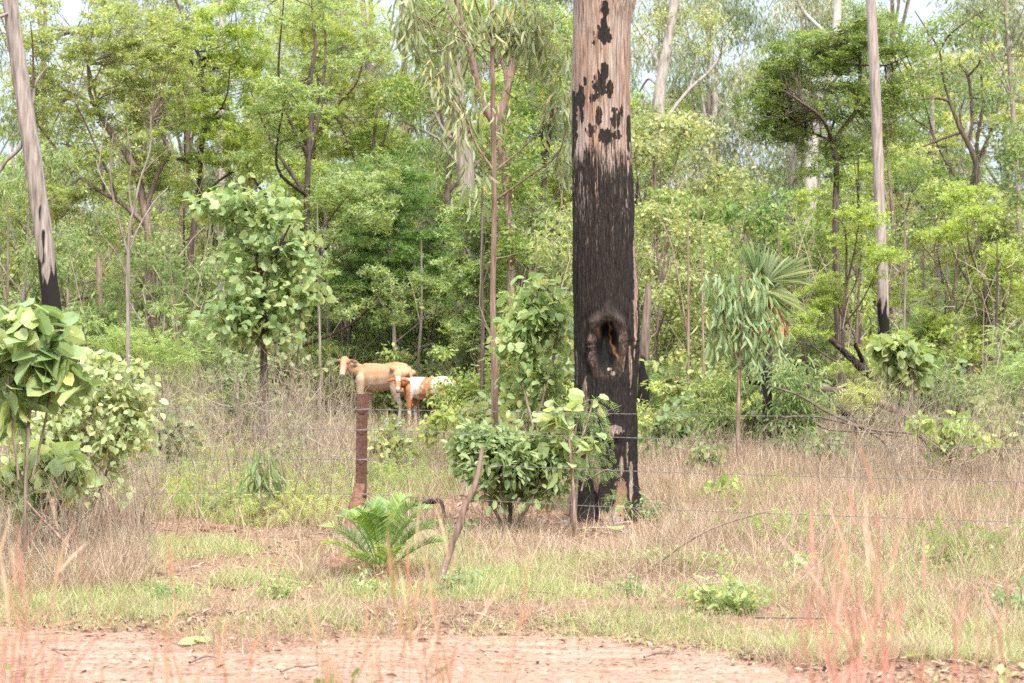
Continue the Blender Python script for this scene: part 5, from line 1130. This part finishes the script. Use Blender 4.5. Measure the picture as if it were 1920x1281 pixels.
# twiggy dry stalks
def stalks(g, P, H, W, rng, side=4):
    n = len(P); T = P+np.stack([rng.normal(0, .16, n)*H, rng.normal(0, .16, n)*H, H], 1); g.twigs(P, T, W, 0, rng)
    for i in range(side):
        t = rng.uniform(.3, .95, n)[:, None]; a = P+(T-P)*t; L = (H*rng.uniform(.12, .4, n))[:, None]; D = unit(rng.normal(0, .7, (n, 3))+A(0, 0, .9)); g.twigs(a, a+D*L, W*.45, 0, rng)
g = G()
P = field(rng, 1100, 90, 660, 18, 31, lambda p, X, d: .4+.6*sstep(.4, .6, patch(X, d, .6, 77))); n = len(P); stalks(g, P, rng.uniform(.6, 1.6, n), rng.uniform(.003, .006, n), rng)
P = field(rng, 560, 640, 1080, 20, 35); n = len(P); stalks(g, P, rng.uniform(.3, .75, n), rng.uniform(.003, .005, n), rng)
P = field(rng, 650, 1195, 1600, 21, 36); n = len(P); stalks(g, P, rng.uniform(.3, .9, n), rng.uniform(.003, .006, n), rng)
P = field(rng, 1100, 1560, 1980, 18, 36); n = len(P); stalks(g, P, rng.uniform(.5, 1.5, n), rng.uniform(.003, .006, n), rng)
P = field(rng, 900, -60, 290, 13.2, 22); n = len(P); stalks(g, P, rng.uniform(.3, .95, n), rng.uniform(.0025, .005, n), rng)
P = field(rng, 700, -40, 1980, 34, 50, lambda p, X, d: 1.-(np.abs(p-735) < 150)*(d < 41)); n = len(P); stalks(g, P, rng.uniform(.8, 2.2, n), rng.uniform(.006, .011, n), rng, 3)
P = field(rng, 420, -40, 1980, 31, 52, lambda p, X, d: 1.-(np.abs(p-735) < 190)*(d < 41.5)); n = len(P); stalks(g, P, rng.uniform(1.8, 4.8, n), rng.uniform(.010, .024, n), rng, 4)
stuff('twiggy_scrub', 'thicket of thin dry brown stalks standing in the undergrowth', g, M['twig'])
# leaf litter
g = G()
def litter(P, L, rng):
    n = len(P); a = rng.uniform(0, 6.283, n); D = np.stack([np.cos(a), np.sin(a), rng.normal(0, .3, n)], 1); Nn = A(0, 0, 1)+rng.normal(0, .45, (n, 3))
    leaves(g, T_DROOP, P+A(0, 0, .02)*rng.uniform(.4, 1.6, (n, 1)), D, Nn, L, L*rng.uniform(.25, .5, n))
P = field(rng, 3600, -60, 1980, 9.4, 13.4, lambda p, X, d: .08+.92*np.exp(-((d+edge(X)-12.25-.5*(noise(X*.8, 6)-.5))/.3)**2)); litter(P, rng.uniform(.03, .085, len(P)), rng)
n = 900; P = np.column_stack([rng.uniform(-.6, 2.0, n), rng.uniform(16.8, 18.9, n), np.zeros(n)]); P[:, 2] = gz(P[:, 0], P[:, 1]); litter(P, rng.uniform(.03, .09, n), rng)
P = field(rng, 700, -60, 1980, 9, 11.6); P[:, 2] += .02; litter(P, rng.uniform(.015, .05, len(P)), rng)
P = field(rng, 9000, -60, 1980, 13.2, 22, lambda p, X, d: .2+.8*sstep(.45, .6, patch(X, d, 1.3, 60))); litter(P, rng.uniform(.03, .09, len(P)), rng)
stuff('leaf_litter', 'brown curled fallen leaves strewn along the edge of the track', g, M['litter'])
g = G(); P = field(rng, 4600, -60, 1980, 8.5, 12.2, None); P[:, 2] += .028; n = len(P); a = rng.normal(0, .5, n); L = rng.uniform(.01, .09, n)[:, None]
D = np.stack([np.cos(a), np.sin(a), 0*a], 1); g.twigs(P, P+D*L, .0014, 0, rng); n = 1500; P = field(rng, n, -60, 1980, 8.5, 12, None)+A(0, 0, .022)
leaves(g, T_OVAL, P, rng.normal(0, 1, (n, 3))*A(1, 1, .1), A(0, 0, 1)+rng.normal(0, .2, (n, 3)), rng.uniform(.006, .02, n), rng.uniform(.004, .01, n))
stuff('track_debris', 'scattered fine twigs and leaf crumbs on the dirt track', g, M['litter'])

# tall dry grass close to the viewer
def near_clump(label, px0, px1, d0, d1, n, h0, h1, seed, lean=.10, wd=.010):
    rng = np.random.RandomState(seed); d = rng.uniform(d0, d1, n); px = rng.normal((px0+px1)/2, (px1-px0)/4, n); X = (px-960)*d/F
    c = A(X.mean(), d.mean(), gzf(X.mean(), d.mean())); g = G(); P = np.stack([X*.85+c[0]*.15, d, gz(X, d)-.02], 1)
    H = rng.uniform(h0, h1, n)*rng.uniform(.8, 1, n); T = P+np.stack([rng.normal(0, lean, n)*H+(X-c[0])*.5, rng.normal(0, lean, n)*H, H], 1); g.twigs(P-c, T-c, wd*.5, 0, rng)
    f = G()
    for i in range(4):   # sheathing leaves and seed heads
        t = rng.uniform(.45, 1, n)[:, None]; a = P+(T-P)*t; L = rng.uniform(.06, .22, n); D = unit(T-P)+rng.normal(0, .28, (n, 3)); leaves(f, T_BLADE, a-c, D, rng.normal(0, 1, (n, 3)), L, .0075)
    root = empty('grass_clump', c, label, 'grass', 'tall dry grass close by'); link('stalks', g.mesh('stalks'), M['dryred'], root); link('leaves', f.mesh('leaves'), M['dryred'], root)
near_clump('tall blurred orange grass clump close by at right', 1500, 1740, 4.9, 6.0, 34, 1.0, 1.55, 1, .07)
near_clump('blurred dry grass clump leaning in at the left edge', -60, 90, 5.0, 6.2, 40, .9, 1.45, 2, .12)
near_clump('sparse thin blurred grass stalks low left of centre', 560, 760, 5.2, 6.4, 16, .85, 1.22, 3, .08)
near_clump('few pale blurred grass stalks low beside the centre', 780, 960, 5.4, 6.4, 9, .85, 1.2, 4, .12)
near_clump('sparse tall blurred stalks in front of the fence post foot', 735, 830, 5.6, 6.2, 9, 1.1, 1.42, 5, .05, .008)
near_clump('thin blurred stalks low between left edge and centre', 250, 420, 5.4, 6.4, 9, .8, 1.15, 6, .15)
near_clump('short blurred stalks at the lower right corner', 1780, 1930, 5.4, 6.4, 14, .8, 1.05, 7, .12)
for i, (px, d, z0, lab) in enumerate([(1830,8.2,.42,'small green weed sprouting at the lower right corner'), (20,8.6,.40,'small green weed at the lower left corner'), (645,8.4,.38,'faint green weed low beside the blurred stalks')]):
    r_ = np.random.RandomState(i); X = (px-960)*d/F; g = G(); f = G(); C = []
    for k in range(6):
        e = A(r_.normal(0, .09), r_.normal(0, .09), z0*r_.uniform(.5, 1.)); g.tube(smooth_line([(0,0,-.03), e*A(.4,.4,.6), e], 3), .0025, 4); C.append(e)
    clump(f, r_, np.array(C), SPEC['small'], .8, .35, .7)
    root = empty('weed', (X, d, gzf(X, d)), lab, 'weed', 'weeds at the near edge'); link('stems', g.mesh('stems'), M['brown'], root); link('foliage', f.mesh('foliage'), M['willow'], root)
